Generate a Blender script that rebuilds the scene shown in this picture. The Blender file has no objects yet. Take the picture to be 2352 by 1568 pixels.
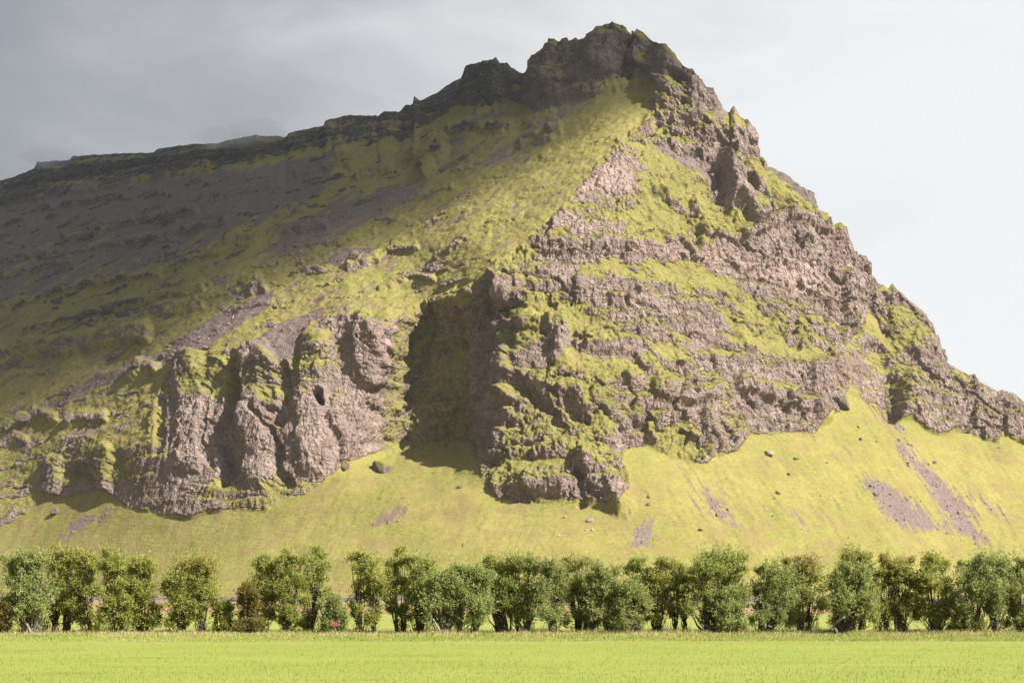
import bpy, math, random
import numpy as np

# ---------------------------------------------------------------- camera, sky, sun, exposure
scene = bpy.context.scene
COL = scene.collection
F = 3267.0            # focal length in units of a 2352 px wide picture (50 mm on 36 mm)
CX, HY = 1176.0, 1364.0   # principal column, horizon row in the same units
EYE = 1.7

cam_d = bpy.data.cameras.new('camera')
cam = bpy.data.objects.new('camera', cam_d)
COL.objects.link(cam)
cam.location = (0, 0, EYE)
cam.rotation_euler = (math.radians(90), 0, 0)
cam_d.lens = 50
cam_d.sensor_width = 36
cam_d.shift_y = (HY - 784.0) / 2352.0
cam_d.clip_start = 0.5
cam_d.clip_end = 30000
scene.camera = cam

SUN_EL = math.radians(40)
SUN_AZ = math.radians(58)          # measured from straight behind the camera towards the right
S = np.array([math.sin(SUN_AZ) * math.cos(SUN_EL), -math.cos(SUN_AZ) * math.cos(SUN_EL), math.sin(SUN_EL)])
sun_d = bpy.data.lights.new('sun', 'SUN')
sun_d.energy = 4.8
sun_d.angle = math.radians(0.55)
sun_d.color = (1.0, 0.955, 0.87)
sun = bpy.data.objects.new('sun', sun_d)
COL.objects.link(sun)
from mathutils import Vector
sun.rotation_euler = Vector((-S[0], -S[1], -S[2])).to_track_quat('-Z', 'Y').to_euler()

scene.view_settings.view_transform = 'Standard'
scene.view_settings.look = 'None'
scene.view_settings.gamma = 1
scene.view_settings.exposure = 1.4
scene.cycles.max_bounces = 6
scene.cycles.transparent_max_bounces = 16
scene.cycles.volume_bounces = 0
scene.cycles.use_denoising = True
scene.cycles.denoiser = 'OPENIMAGEDENOISE'
scene.cycles.denoising_input_passes = 'RGB_ALBEDO_NORMAL'
scene.cycles.denoising_prefilter = 'ACCURATE'
scene.cycles.use_adaptive_sampling = False

world = bpy.data.worlds.new("World")
scene.world = world
world.use_nodes = True


class NT:
    """small node-tree helper"""
    def __init__(s, tree):
        s.t = tree
        s.n = tree.nodes
        s.l = tree.links

    def add(s, typ, inputs=None, **props):
        nd = s.n.new(typ)
        for k, v in props.items():
            setattr(nd, k, v)
        for k, v in (inputs or {}).items():
            s.set(nd.inputs[k], v)
        return nd

    def set(s, sock, v):
        if isinstance(v, bpy.types.NodeSocket):
            s.l.new(v, sock)
        elif isinstance(v, bpy.types.Node):
            s.l.new(v.outputs[0], sock)
        else:
            if hasattr(sock, 'default_value'):
                try:
                    sock.default_value = v
                except Exception:
                    sock.default_value = tuple(v) + (1.0,)

    def math(s, op, a, b=0.0, c=0.0, clamp=False):
        nd = s.n.new('ShaderNodeMath')
        nd.operation = op
        nd.use_clamp = clamp
        s.set(nd.inputs[0], a)
        s.set(nd.inputs[1], b)
        s.set(nd.inputs[2], c)
        return nd.outputs[0]

    def ramp(s, v, lo, hi, a=0.0, b=1.0):
        nd = s.n.new('ShaderNodeMapRange')
        nd.interpolation_type = 'SMOOTHSTEP'
        s.set(nd.inputs['Value'], v)
        nd.inputs['From Min'].default_value = lo
        nd.inputs['From Max'].default_value = hi
        nd.inputs['To Min'].default_value = a
        nd.inputs['To Max'].default_value = b
        return nd.outputs[0]

    def mix(s, f, a, b):
        nd = s.n.new('ShaderNodeMix')
        nd.data_type = 'RGBA'
        s.set(nd.inputs[0], f)
        for i, v in ((6, a), (7, b)):
            if isinstance(v, (bpy.types.NodeSocket, bpy.types.Node)):
                s.set(nd.inputs[i], v)
            else:
                nd.inputs[i].default_value = tuple(v)[:3] + (1.0,)
        return nd.outputs[2]

    def noise(s, vec, scale, detail=4, rough=0.55, dist=0.0):
        nd = s.n.new('ShaderNodeTexNoise')
        nd.inputs['Scale'].default_value = scale
        nd.inputs['Detail'].default_value = detail
        nd.inputs['Roughness'].default_value = rough
        nd.inputs['Distortion'].default_value = dist
        s.set(nd.inputs['Vector'], vec)
        return nd.outputs[0]

    def scaled(s, vec, sc):
        nd = s.n.new('ShaderNodeMapping')
        nd.inputs['Scale'].default_value = sc
        s.set(nd.inputs['Vector'], vec)
        return nd.outputs[0]

    def attr(s, name):
        nd = s.n.new('ShaderNodeAttribute')
        nd.attribute_name = name
        return nd.outputs['Fac']


w = NT(world.node_tree)
for nd in list(w.n):
    w.n.remove(nd)
sky = w.add('ShaderNodeTexSky')
sky.sky_type = 'NISHITA'
sky.sun_disc = False
sky.sun_elevation = SUN_EL
sky.sun_rotation = math.pi - SUN_AZ
tc = w.add('ShaderNodeTexCoord')
sep = w.add('ShaderNodeSeparateXYZ', {0: tc.outputs['Generated']})
n1 = w.noise(w.scaled(tc.outputs['Generated'], (1, 1, 2.2)), 2.6, 4, 0.5, 0.3)
n2 = w.noise(w.scaled(tc.outputs['Generated'], (1, 1, 2.6)), 8.0, 6, 0.6, 0.6)
pos = w.math('ADD', sep.outputs[0], w.math('MULTIPLY', w.math('SUBTRACT', n1, 0.5), 0.75))
pos = w.math('ADD', pos, w.math('MULTIPLY', w.math('SUBTRACT', n2, 0.5), 0.30))
pos = w.math('SUBTRACT', pos, w.math('MULTIPLY', sep.outputs[2], 0.25))
r = w.add('ShaderNodeValToRGB')
w.set(r.inputs[0], w.ramp(pos, -0.48, 0.22))
cr = r.color_ramp
cr.elements[0].position = 0.0
cr.elements[0].color = (0.126, 0.132, 0.144, 1)
cr.elements[1].position = 1.0
cr.elements[1].color = (0.338, 0.341, 0.343, 1)
e = cr.elements.new(0.5)
e.color = (0.228, 0.234, 0.243, 1)
skyb = w.add('ShaderNodeVectorMath', {0: sky.outputs[0], 1: (0.08, 0.08, 0.08)}, operation='MULTIPLY')
over = w.ramp(sep.outputs[2], 0.42, 0.85, 1.0, 0.95)
ovc = w.add('ShaderNodeVectorMath', {0: r.outputs[0], 1: over}, operation='MULTIPLY')
wm = w.mix(0.975, skyb.outputs[0], ovc.outputs[0])
bg = w.add('ShaderNodeBackground', {'Color': wm, 'Strength': 1.0})
wo = w.add('ShaderNodeOutputWorld', {0: bg.outputs[0]})


# ---------------------------------------------------------------- helpers
def tag(o, label=None, cat=None, group=None, kind=None):
    if label:
        o['label'] = label
    if cat:
        o['category'] = cat
    if group:
        o['group'] = group
    if kind:
        o['kind'] = kind
    return o


def mesh_np(name, verts, faces, mat, attrs=None, smooth=True, parent=None):
    """verts (n,3), faces (m,k) arrays -> one mesh object"""
    verts = np.ascontiguousarray(verts, dtype=np.float32)
    faces = np.ascontiguousarray(faces, dtype=np.int32)
    me = bpy.data.meshes.new(name)
    me.vertices.add(len(verts))
    me.vertices.foreach_set('co', verts.ravel())
    m, k = faces.shape
    me.loops.add(m * k)
    me.loops.foreach_set('vertex_index', faces.ravel())
    me.polygons.add(m)
    me.polygons.foreach_set('loop_start', np.arange(0, m * k, k, dtype=np.int32))
    me.polygons.foreach_set('loop_total', np.full(m, k, dtype=np.int32))
    me.polygons.foreach_set('use_smooth', np.full(m, bool(smooth)))
    me.update(calc_edges=True)
    for an, av in (attrs or {}).items():
        a = me.attributes.new(an, 'FLOAT', 'POINT')
        a.data.foreach_set('value', np.ascontiguousarray(av, dtype=np.float32).ravel())
    me.materials.append(mat)
    o = bpy.data.objects.new(name, me)
    COL.objects.link(o)
    if parent is not None:
        o.parent = parent
    return o


def empty(name, loc):
    o = bpy.data.objects.new(name, None)
    o.empty_display_size = 0.3
    COL.objects.link(o)
    o.location = loc
    return o


def grid_faces(nr, nc):
    i = np.arange(nr * nc).reshape(nr, nc)
    return np.stack([i[:-1, :-1], i[:-1, 1:], i[1:, 1:], i[1:, :-1]], -1).reshape(-1, 4)


_rs = np.random.RandomState(7)
_perm = _rs.permutation(256).astype(np.int32)
_perm = np.concatenate([_perm, _perm, _perm])
_g = _rs.normal(size=(256, 3)).astype(np.float32)
_g /= np.linalg.norm(_g, axis=1, keepdims=True)


def perlin(x, y, z, seed=0):
    x = np.asarray(x, np.float32) + seed * 17.13
    y = np.asarray(y, np.float32) + seed * 5.77
    z = np.asarray(z, np.float32) + seed * 9.31
    xi, yi, zi = np.floor(x), np.floor(y), np.floor(z)
    fx, fy, fz = x - xi, y - yi, z - zi
    xi = xi.astype(np.int32) & 255
    yi = yi.astype(np.int32) & 255
    zi = zi.astype(np.int32) & 255
    u = fx * fx * fx * (fx * (fx * 6 - 15) + 10)
    v = fy * fy * fy * (fy * (fy * 6 - 15) + 10)
    t = fz * fz * fz * (fz * (fz * 6 - 15) + 10)
    out = 0
    for dx in (0, 1):
        px = _perm[xi + dx]
        wx = u if dx else 1 - u
        for dy in (0, 1):
            pxy = _perm[px + yi + dy]
            wxy = wx * (v if dy else 1 - v)
            for dz in (0, 1):
                g = _g[_perm[pxy + zi + dz]]
                d = g[..., 0] * (fx - dx) + g[..., 1] * (fy - dy) + g[..., 2] * (fz - dz)
                out = out + d * wxy * (t if dz else 1 - t)
    return out * 1.6


def fbm(x, y, z, octv=4, gain=0.5, seed=0, ridged=False):
    a, s, tot = 1.0, 0.0, 0.0
    for k in range(octv):
        n = perlin(x, y, z, seed + k)
        if ridged:
            n = 1 - 2 * np.abs(n)
        s = s + a * n
        tot += a
        a *= gain
        x, y, z = x * 2.03, y * 2.03, z * 2.03
    return s / tot


def blocks(x, y, z, seed, tilt=0.6):
    """piecewise planar height: every cell of a jittered lattice is a tilted facet with its own step"""
    x, y, z = [np.asarray(q, np.float32) for q in (x, y, z)]
    xi, yi, zi = [np.floor(q).astype(np.int32) for q in (x, y, z)]
    best = np.full(x.shape, 1e9, np.float32)
    val = np.zeros(x.shape, np.float32)
    for dx in (-1, 0, 1):
        for dy in (-1, 0, 1):
            for dz in (-1, 0, 1):
                cx_, cy_, cz_ = xi + dx, yi + dy, zi + dz
                h = _perm[_perm[_perm[(cx_ + seed) & 255] + (cy_ & 255)] + (cz_ & 255)]
                g = _g[h]
                ox, oy, oz = x - (cx_ + 0.5 + 0.45 * g[..., 0]), y - (cy_ + 0.5 + 0.45 * g[..., 1]), z - (cz_ + 0.5 + 0.45 * g[..., 2])
                d = ox * ox + oy * oy + oz * oz
                k = d < best
                g2 = _g[_perm[h + 7]]
                v = g2[..., 0] * 0.8 + tilt * (g2[..., 1] * ox + 0.5 * g2[..., 2] * oz)
                best = np.where(k, d, best)
                val = np.where(k, v, val)
    return val


def sstep(a, b, x):
    t = np.clip((x - a) / (b - a), 0, 1)
    return t * t * (3 - 2 * t)


def blur(a, su, sv):
    """gaussian blur: su along columns (axis 1), sv along rows (axis 0)"""
    for ax, sg in ((1, su), (0, sv)):
        if sg <= 0:
            continue
        r = int(3 * sg) + 1
        k = np.exp(-0.5 * (np.arange(-r, r + 1) / sg) ** 2)
        k /= k.sum()
        pad = [(0, 0), (0, 0)]
        pad[ax] = (r, r)
        b = np.pad(a, pad, mode='edge')
        o = np.zeros_like(a)
        for i, wk in enumerate(k):
            sl = [slice(None), slice(None)]
            sl[ax] = slice(i, i + a.shape[ax])
            o += wk * b[tuple(sl)]
        a = o
    return a


def in_poly(px, py, pts):
    pts = np.asarray(pts, float)
    ins = np.zeros(px.shape, bool)
    x0, y0 = pts.min(0)
    x1, y1 = pts.max(0)
    sel = (px >= x0) & (px <= x1) & (py >= y0) & (py <= y1)
    sx, sy = px[sel], py[sel]
    r = np.zeros(sx.shape, bool)
    for (ax, ay), (bx, by) in zip(pts, np.roll(pts, -1, 0)):
        if ay == by:
            continue
        c = ((ay > sy) != (by > sy)) & (sx < (bx - ax) * (sy - ay) / (by - ay) + ax)
        r ^= c
    ins[sel] = r
    return ins


def stroke(px, py, pts, hw, up=1.0):
    """1 on a polyline fading to 0 at half width hw (hw may be a pair: ends)"""
    d = np.full(px.shape, 1e9, np.float32)
    pts = np.asarray(pts, float)
    m = hw * max(1.5, 1.2 * up)
    sel = (px > pts[:, 0].min() - m) & (px < pts[:, 0].max() + m) & (py > pts[:, 1].min() - m) & (py < pts[:, 1].max() + m)
    sx, sy = px[sel], py[sel]
    dd = np.full(sx.shape, 1e9)
    for (ax, ay), (bx, by) in zip(pts[:-1], pts[1:]):
        vx, vy = bx - ax, by - ay
        t = np.clip(((sx - ax) * vx + (sy - ay) * vy) / (vx * vx + vy * vy + 1e-9), 0, 1)
        ey = sy - ay - t * vy
        ey = np.where(ey < 0, ey / up, ey)
        dd = np.minimum(dd, np.hypot(sx - ax - t * vx, ey))
    d[sel] = dd
    return sstep(hw, hw * 0.35, d)


# ---------------------------------------------------------------- materials
def new_mat(name):
    m = bpy.data.materials.new(name)
    m.use_nodes = True
    t = NT(m.node_tree)
    for nd in list(t.n):
        t.n.remove(nd)
    return m, t


def finish(t, color, rough=0.9, bump=None, bstr=0.3, bdist=0.1, spec=0.2, extra=None):
    ins = {'Base Color': color, 'Roughness': rough, 'Specular IOR Level': spec}
    p = t.add('ShaderNodeBsdfPrincipled', ins)
    if bump is not None:
        b = t.add('ShaderNodeBump', {'Strength': bstr, 'Distance': bdist, 'Height': bump})
        t.set(p.inputs['Normal'], b.outputs[0])
    t.add('ShaderNodeOutputMaterial', {0: p.outputs[0]})
    return p


def mountain_material():
    m, t = new_mat('mountain')
    g = t.add('ShaderNodeNewGeometry').outputs['Position']
    rock, scree, dark, pale, lush = [t.attr(k) for k in ('rock', 'scree', 'dark', 'pale', 'lush')]
    # grass
    ng = t.noise(g, 0.035, 5, 0.6)
    nf = t.noise(t.scaled(g, (1, 1, 2.0)), 0.55, 4, 0.65)
    c = t.mix(t.ramp(ng, 0.35, 0.65), (0.174, 0.165, 0.044), (0.224, 0.194, 0.060))
    c = t.mix(t.math('MULTIPLY', t.ramp(nf, 0.44, 0.70), 0.5), c, (0.255, 0.220, 0.084))
    c = t.mix(t.math('MULTIPLY', t.ramp(nf, 0.52, 0.30), 0.35), c, (0.105, 0.110, 0.024))
    c = t.mix(t.math('MULTIPLY', t.ramp(t.noise(t.scaled(g, (1, 1, 1.6)), 0.09, 5, 0.65), 0.44, 0.68), 0.8), c, (0.192, 0.140, 0.064))
    lush_c = t.mix(t.ramp(nf, 0.35, 0.68), (0.104, 0.098, 0.032), (0.198, 0.172, 0.060))
    c = t.mix(lush, c, lush_c)
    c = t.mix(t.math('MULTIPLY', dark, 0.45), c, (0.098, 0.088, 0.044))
    # scree: purple brown gravel
    ns = t.noise(g, 1.1, 4, 0.7)
    sc = t.mix(t.ramp(ns, 0.3, 0.7), (0.108, 0.079, 0.074), (0.188, 0.142, 0.132))
    sc = t.mix(t.math('MULTIPLY', t.ramp(t.noise(g, 0.02, 3), 0.45, 0.7), 0.6), sc, (0.150, 0.085, 0.075))
    sc = t.mix(t.math('MULTIPLY', dark, 0.70), sc, t.mix(t.ramp(ns, 0.3, 0.7), (0.052, 0.048, 0.056), (0.098, 0.088, 0.098)))  # blue-grey of the cloud-shaded slope painted into the gravel colour
    scb = t.ramp(t.math('ADD', scree, t.math('MULTIPLY', t.math('SUBTRACT', t.noise(g, 1.3, 3, 0.7), 0.5), 1.6)), 0.18, 0.88)
    c = t.mix(scb, c, sc)
    # rock
    nr = t.noise(t.scaled(g, (1, 1, 0.45)), 0.16, 6, 0.65, 0.4)
    nr2 = t.noise(t.scaled(g, (1, 1, 0.6)), 1.0, 5, 0.7)
    rc = t.mix(t.ramp(nr, 0.36, 0.64), (0.172, 0.127, 0.108), (0.290, 0.218, 0.188))
    rc = t.mix(t.math('MULTIPLY', t.ramp(nr2, 0.5, 0.75), 0.6), rc, (0.30, 0.255, 0.24))
    rc = t.mix(t.math('MULTIPLY', t.ramp(nr2, 0.47, 0.27), 0.6), rc, (0.080, 0.062, 0.056))
    rc = t.mix(t.math('MULTIPLY', t.ramp(t.noise(g, 0.06, 4), 0.5, 0.66), 0.55), rc, (0.165, 0.104, 0.088))
    rc = t.mix(t.math('MULTIPLY', pale, 0.75), rc, (0.34, 0.245, 0.21))
    dk = t.mix(t.ramp(nr2, 0.35, 0.7), (0.028, 0.031, 0.035), (0.085, 0.086, 0.088))  # dark rock, with the bluish cast of the cloud-shaded crest painted in
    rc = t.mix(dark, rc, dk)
    bed = t.noise(t.scaled(g, (0.035, 0.035, 0.75)), 1.0, 4, 0.65, 0.6)
    rc = t.mix(t.math('MULTIPLY', t.ramp(bed, 0.54, 0.66), 0.5), rc, (0.255, 0.205, 0.188))
    rc = t.mix(t.math('MULTIPLY', t.ramp(bed, 0.45, 0.33), 0.40), rc, (0.105, 0.078, 0.072))
    vo = t.add('ShaderNodeTexVoronoi', {'Vector': t.scaled(t.add('ShaderNodeVectorMath', {0: g, 1: t.add('ShaderNodeVectorMath', {0: t.add('ShaderNodeTexNoise', {'Vector': g, 'Scale': 0.25, 'Detail': 3}).outputs['Color'], 1: (5, 5, 5)}, operation='MULTIPLY').outputs[0]}, operation='ADD').outputs[0], (0.42, 0.42, 0.24)), 'Scale': 1.0}, feature='DISTANCE_TO_EDGE').outputs[0]
    crk = t.ramp(vo, 0.0, 0.10, 1.0, 0.0)
    rc = t.mix(t.math('MULTIPLY', crk, t.math('MULTIPLY', t.ramp(nr, 0.35, 0.6), 0.40)), rc, (0.055, 0.035, 0.033))
    rk = t.ramp(t.math('ADD', rock, t.math('MULTIPLY', t.math('SUBTRACT', t.noise(g, 0.9, 4, 0.7), 0.5), 1.0)), 0.25, 0.75)
    dry = t.mix(t.noise(g, 2.0, 3, 0.7), (0.105, 0.082, 0.036), (0.185, 0.150, 0.070))
    c = t.mix(t.math('MULTIPLY', t.ramp(rk, 0.02, 0.45), t.ramp(rock, 0.0, 0.2)), c, dry)
    c = t.mix(t.ramp(rk, 0.40, 0.85), c, rc)
    nt = t.noise(t.scaled(g, (0.7, 0.7, 2.2)), 1.1, 3, 0.7)
    rockh = t.math('ADD', t.math('MULTIPLY', nr2, 0.9), t.math('ADD', t.math('MULTIPLY', bed, 1.3), t.math('MULTIPLY', t.ramp(vo, 0.0, 0.22), 0.7)))
    hb = t.math('ADD', t.math('MULTIPLY', rockh, rock), t.math('ADD', t.math('MULTIPLY', nf, 0.35), t.math('MULTIPLY', nt, 0.35)))
    c = t.mix(t.math('MULTIPLY', t.ramp(nt, 0.50, 0.25), t.math('MULTIPLY', t.math('SUBTRACT', 1.0, rock), 0.35)), c, (0.075, 0.075, 0.022))
    finish(t, c, 0.95, hb, 0.85, 0.9, 0.06)
    return m


# ---------------------------------------------------------------- the mountain
SIL = [(-1500, 800), (-1000, 640), (-700, 560), (-400, 500), (-260, 470), (-120, 440), (0, 415), (30, 410), (80, 387), (86, 373), (160, 369), (166, 360), (240, 355),
       (355, 352), (366, 342), (440, 332), (500, 330), (520, 322), (590, 312), (655, 316), (666, 306), (700, 298), (743, 290),
       (748, 278), (805, 265), (868, 268), (882, 257), (915, 258), (930, 245), (948, 240), (952, 222), (965, 233), (1000, 215),
       (1030, 195), (1060, 180), (1072, 155), (1090, 150), (1130, 145), (1140, 133), (1148, 147), (1165, 147), (1175, 160), (1200, 168),
       (1206, 150), (1220, 128), (1255, 112), (1265, 92), (1285, 96), (1300, 87), (1310, 100), (1320, 89), (1332, 95), (1358, 78),
       (1370, 65), (1410, 58), (1430, 65), (1455, 86), (1465, 72), (1480, 79), (1498, 96), (1528, 103), (1545, 120), (1560, 140),
       (1570, 156), (1590, 160), (1605, 180), (1622, 200), (1638, 204), (1652, 238), (1660, 256), (1674, 260), (1685, 249), (1697, 270),
       (1720, 282), (1736, 300), (1742, 340), (1749, 377), (1773, 397), (1810, 433), (1850, 463), (1876, 480), (1903, 490), (1916, 518),
       (1932, 512), (1944, 524), (1950, 548), (1962, 577), (1988, 592), (2004, 640), (2012, 652), (2040, 664), (2050, 651), (2060, 672),
       (2085, 692), (2120, 716), (2140, 742), (2156, 778), (2169, 832), (2190, 850), (2222, 866), (2238, 858), (2250, 880), (2284, 902),
       (2300, 897), (2330, 903), (2352, 922), (2420, 960), (2500, 1000), (2620, 1050), (2800, 1110), (3300, 1270), (3900, 1372)]
BASE = [(-400, 1381), (60, 1180), (90, 1132), (130, 1145), (210, 1128), (260, 1140), (300, 1165), (380, 1182), (430, 1190), (480, 1176), (560, 1166),
        (610, 1170), (650, 1140), (700, 1132), (770, 1084), (800, 1064), (830, 1050), (880, 1036), (950, 1034), (1050, 1020),
        (1084, 1018), (1094, 1060), (1120, 1112), (1145, 1150), (1250, 1150), (1340, 1148), (1425, 1175), (1447, 1120),
        (1425, 1055), (1440, 1030), (1490, 1024), (1560, 1056), (1625, 1066), (1645, 1045), (1690, 1036), (1715, 1000), (1800, 996),
        (1872, 994), (1895, 955), (1930, 938), (1952, 905), (1990, 925), (2050, 965), (2090, 962), (2150, 1000), (2200, 985), (2290, 1014),
        (2302, 990), (2352, 1012), (2450, 1060), (2800, 1200)]

NR = 860
XL, XR = -260.0, 2620.0
ucol = np.concatenate([np.linspace(-1500, XL - 8, 150), np.linspace(XL, XR, 1620), np.linspace(XR + 8, 3900, 150)])
NC = len(ucol)
sx, sy = np.array(SIL, float).T
ytop = np.interp(ucol, sx, sy)
far = 0.4 + 0.6 * sstep(700, 1300, ucol)
jag = fbm(ucol * 0.045, 0 * ucol + 3.3, 0 * ucol, 4, 0.6, 3, True)
ytop = ytop - far * 5.0 * (jag - 0.2) * sstep(2200, 1900, ucol) - 1.5 * far * perlin(ucol * 0.3, 0 * ucol, 0 * ucol, 9)
s = np.linspace(0, 1, NR)[:, None]
YB = 1381.0
Xg = np.repeat(ucol[None, :], NR, 0)
_pad = 90
_k = np.exp(-0.5 * (np.arange(-_pad, _pad + 1) / 30.0) ** 2)
ysm = np.convolve(np.pad(ytop, _pad, mode='edge'), _k / _k.sum(), mode='valid')
Yg = YB + s * (ysm[None, :] - YB) + sstep(0.84, 1.0, s) * (ytop - ysm)[None, :]
# irregular region borders
jx = 9 * fbm(Xg / 42, Yg / 42, 0 * Xg, 4, 0.6, 21)
jy = 9 * fbm(Xg / 42, Yg / 42, 0 * Xg + 5, 4, 0.6, 31)
qx, qy = Xg + jx, Yg + jy
bx_, by_ = np.array(BASE, float).T
ybase = np.interp(qx, bx_, by_)

# scree: streaks run down the fall line
def streak(ang, seed, L=60, W=7):
    c, sn = math.cos(math.radians(ang)), math.sin(math.radians(ang))
    a = (Xg * c + Yg * sn) / L
    b = (-Xg * sn + Yg * c) / W
    return fbm(a, b, 0 * a, 4, 0.6, seed)



# --- slope map (degrees)
A = np.full(Xg.shape, 31.0)
A = np.where(Xg > 1000, 34.0, A)
# the hollow foot of the talus
talus = qy > ybase
tt = np.clip((YB - Yg) / 190.0, 0, 1)
A = np.where(talus, 13 + 21 * tt ** 0.8, A)


def paint(pts, val, feather=0):
    global A
    k = in_poly(qx, qy, pts).astype(float)
    if feather:
        k = blur(k, feather, feather)
    A = A * (1 - k) + val * k
    return k


ARETE = [(1512, 180), (1500, 240), (1478, 290), (1430, 312), (1385, 355), (1345, 410), (1300, 470), (1255, 515), (1190, 562), (1140, 592), (1105, 640), (1085, 700)]
FACE = ARETE + [(1080, 1020), (1094, 1060), (1120, 1112), (1145, 1150), (1250, 1152), (1340, 1150), (1425, 1177), (1447, 1120),
                (1425, 1055), (1440, 1030), (1490, 1024), (1560, 1056), (1625, 1066), (1645, 1045), (1690, 1036), (1715, 1000), (1800, 996),
                (1872, 994), (1895, 955), (1930, 938), (1950, 880), (1935, 800), (1975, 740), (2030, 600), (1960, 520), (1900, 470), (1780, 370), (1755, 250), (1640, 150)]
paint(FACE, 60)
# bands on the right face
paint([(1300, 470), (1255, 515), (1240, 560), (1500, 560), (1590, 540), (1660, 470), (1760, 560), (1900, 560), (1960, 570), (1900, 430), (1760, 340), (1700, 380), (1480, 310), (1400, 330)], 51, 4)
paint([(1235, 556), (1330, 560), (1480, 560), (1600, 570), (1720, 520), (1900, 530), (1990, 570), (2000, 650), (1980, 740), (1930, 740), (1900, 650), (1700, 620), (1500, 596), (1240, 590)], 76, 2)
paint([(1235, 592), (1480, 600), (1700, 630), (1700, 680), (1500, 650), (1400, 640), (1200, 640)], 48, 4)
paint([(1170, 690), (1300, 690), (1450, 750), (1420, 770), (1200, 760)], 50, 5)
paint([(1440, 308), (1480, 285), (1505, 230), (1560, 235), (1640, 250), (1660, 330), (1640, 385), (1600, 350), (1530, 310)], 72, 2)
paint([(1620, 300), (1700, 300), (1760, 320), (1770, 380), (1690, 375), (1640, 350)], 73, 2)
paint([(1600, 250), (1680, 255), (1740, 290), (1740, 305), (1640, 290)], 42, 3)
paint([(1180, 800), (1420, 800), (1700, 760), (1900, 800), (1900, 830), (1700, 810), (1450, 850), (1250, 850)], 47, 6)
paint([(1450, 880), (1650, 830), (1850, 880), (1800, 900), (1600, 880), (1460, 920)], 50, 6)
# buttress nose and its front foot
paint([(1084, 1020), (1085, 700), (1140, 640), (1165, 700), (1170, 900), (1130, 1060)], 78, 2)
paint([(1130, 1060), (1180, 1040), (1330, 1050), (1420, 1050), (1447, 1120), (1425, 1180), (1340, 1152), (1145, 1152)], 70, 2)
paint([(1150, 1050), (1320, 1045), (1310, 1075), (1170, 1085)], 44, 3)
# gully wall
paint([(872, 1040), (880, 900), (895, 770), (930, 700), (985, 690), (1088, 690), (1090, 1022), (1050, 1022), (950, 1036)], 71, 2)
paint([(860, 690), (960, 640), (1075, 640), (1090, 700), (985, 695), (930, 705), (900, 760)], 40, 3)
# lower left cliffs
paint([(90, 1134), (96, 1072), (160, 1006), (205, 1000), (250, 1040), (330, 1020), (350, 930), (372, 888), (405, 820), (470, 806), (530, 832), (556, 800),
       (605, 790), (640, 842), (684, 790), (745, 790), (770, 735), (830, 742), (900, 752), (888, 900), (876, 1038), (830, 1052), (800, 1066), (770, 1086), (700, 1134),
       (650, 1142), (610, 1172), (560, 1168), (480, 1178), (430, 1192), (380, 1184), (300, 1167), (260, 1142), (210, 1130), (130, 1147)], 69, 1)
paint([(375, 895), (520, 885), (650, 900), (780, 890), (780, 915), (650, 925), (520, 915), (360, 925)], 52, 3)
paint([(520, 835), (545, 900), (510, 1050), (540, 1080), (545, 1000), (560, 900), (550, 820)], 50, 2)
paint([(640, 845), (650, 900), (640, 940), (665, 900), (670, 820)], 48, 2)
paint([(430, 1080), (560, 1090), (640, 1110), (640, 1140), (500, 1120), (420, 1110)], 45, 3)
# summit crags
paint([(1205, 175), (1225, 120), (1270, 85), (1400, 50), (1500, 85), (1560, 140), (1640, 205), (1660, 255), (1560, 225), (1515, 180), (1450, 190), (1330, 235), (1230, 260), (1200, 230)], 58, 2)
paint([(1520, 165), (1570, 150), (1640, 200), (1665, 260), (1600, 235), (1540, 215)], 74, 1)
paint([(1060, 190), (1075, 140), (1170, 140), (1203, 165), (1203, 215), (1150, 240), (1050, 240)], 60, 2)
# right-hand buttress beyond the gully
paint([(1990, 700), (2010, 650), (2070, 660), (2130, 700), (2150, 740), (2180, 840), (2300, 890), (2420, 950), (2450, 1060), (2302, 1000), (2290, 1016), (2200, 988), (2150, 1002),
       (2095, 964), (2060, 966), (2035, 880), (2060, 840), (2020, 740)], 64, 2)
paint([(2030, 840), (2060, 730), (2130, 725), (2150, 790), (2120, 850), (2050, 860)], 50, 3)
paint([(1935, 800), (1985, 745), (2020, 745), (2060, 840), (2035, 880), (2060, 966), (1990, 930), (1950, 880)], 46, 4)
paint([(2290, 900), (2352, 905), (2500, 990), (2500, 1060), (2352, 1014), (2302, 992)], 62, 2)
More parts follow.
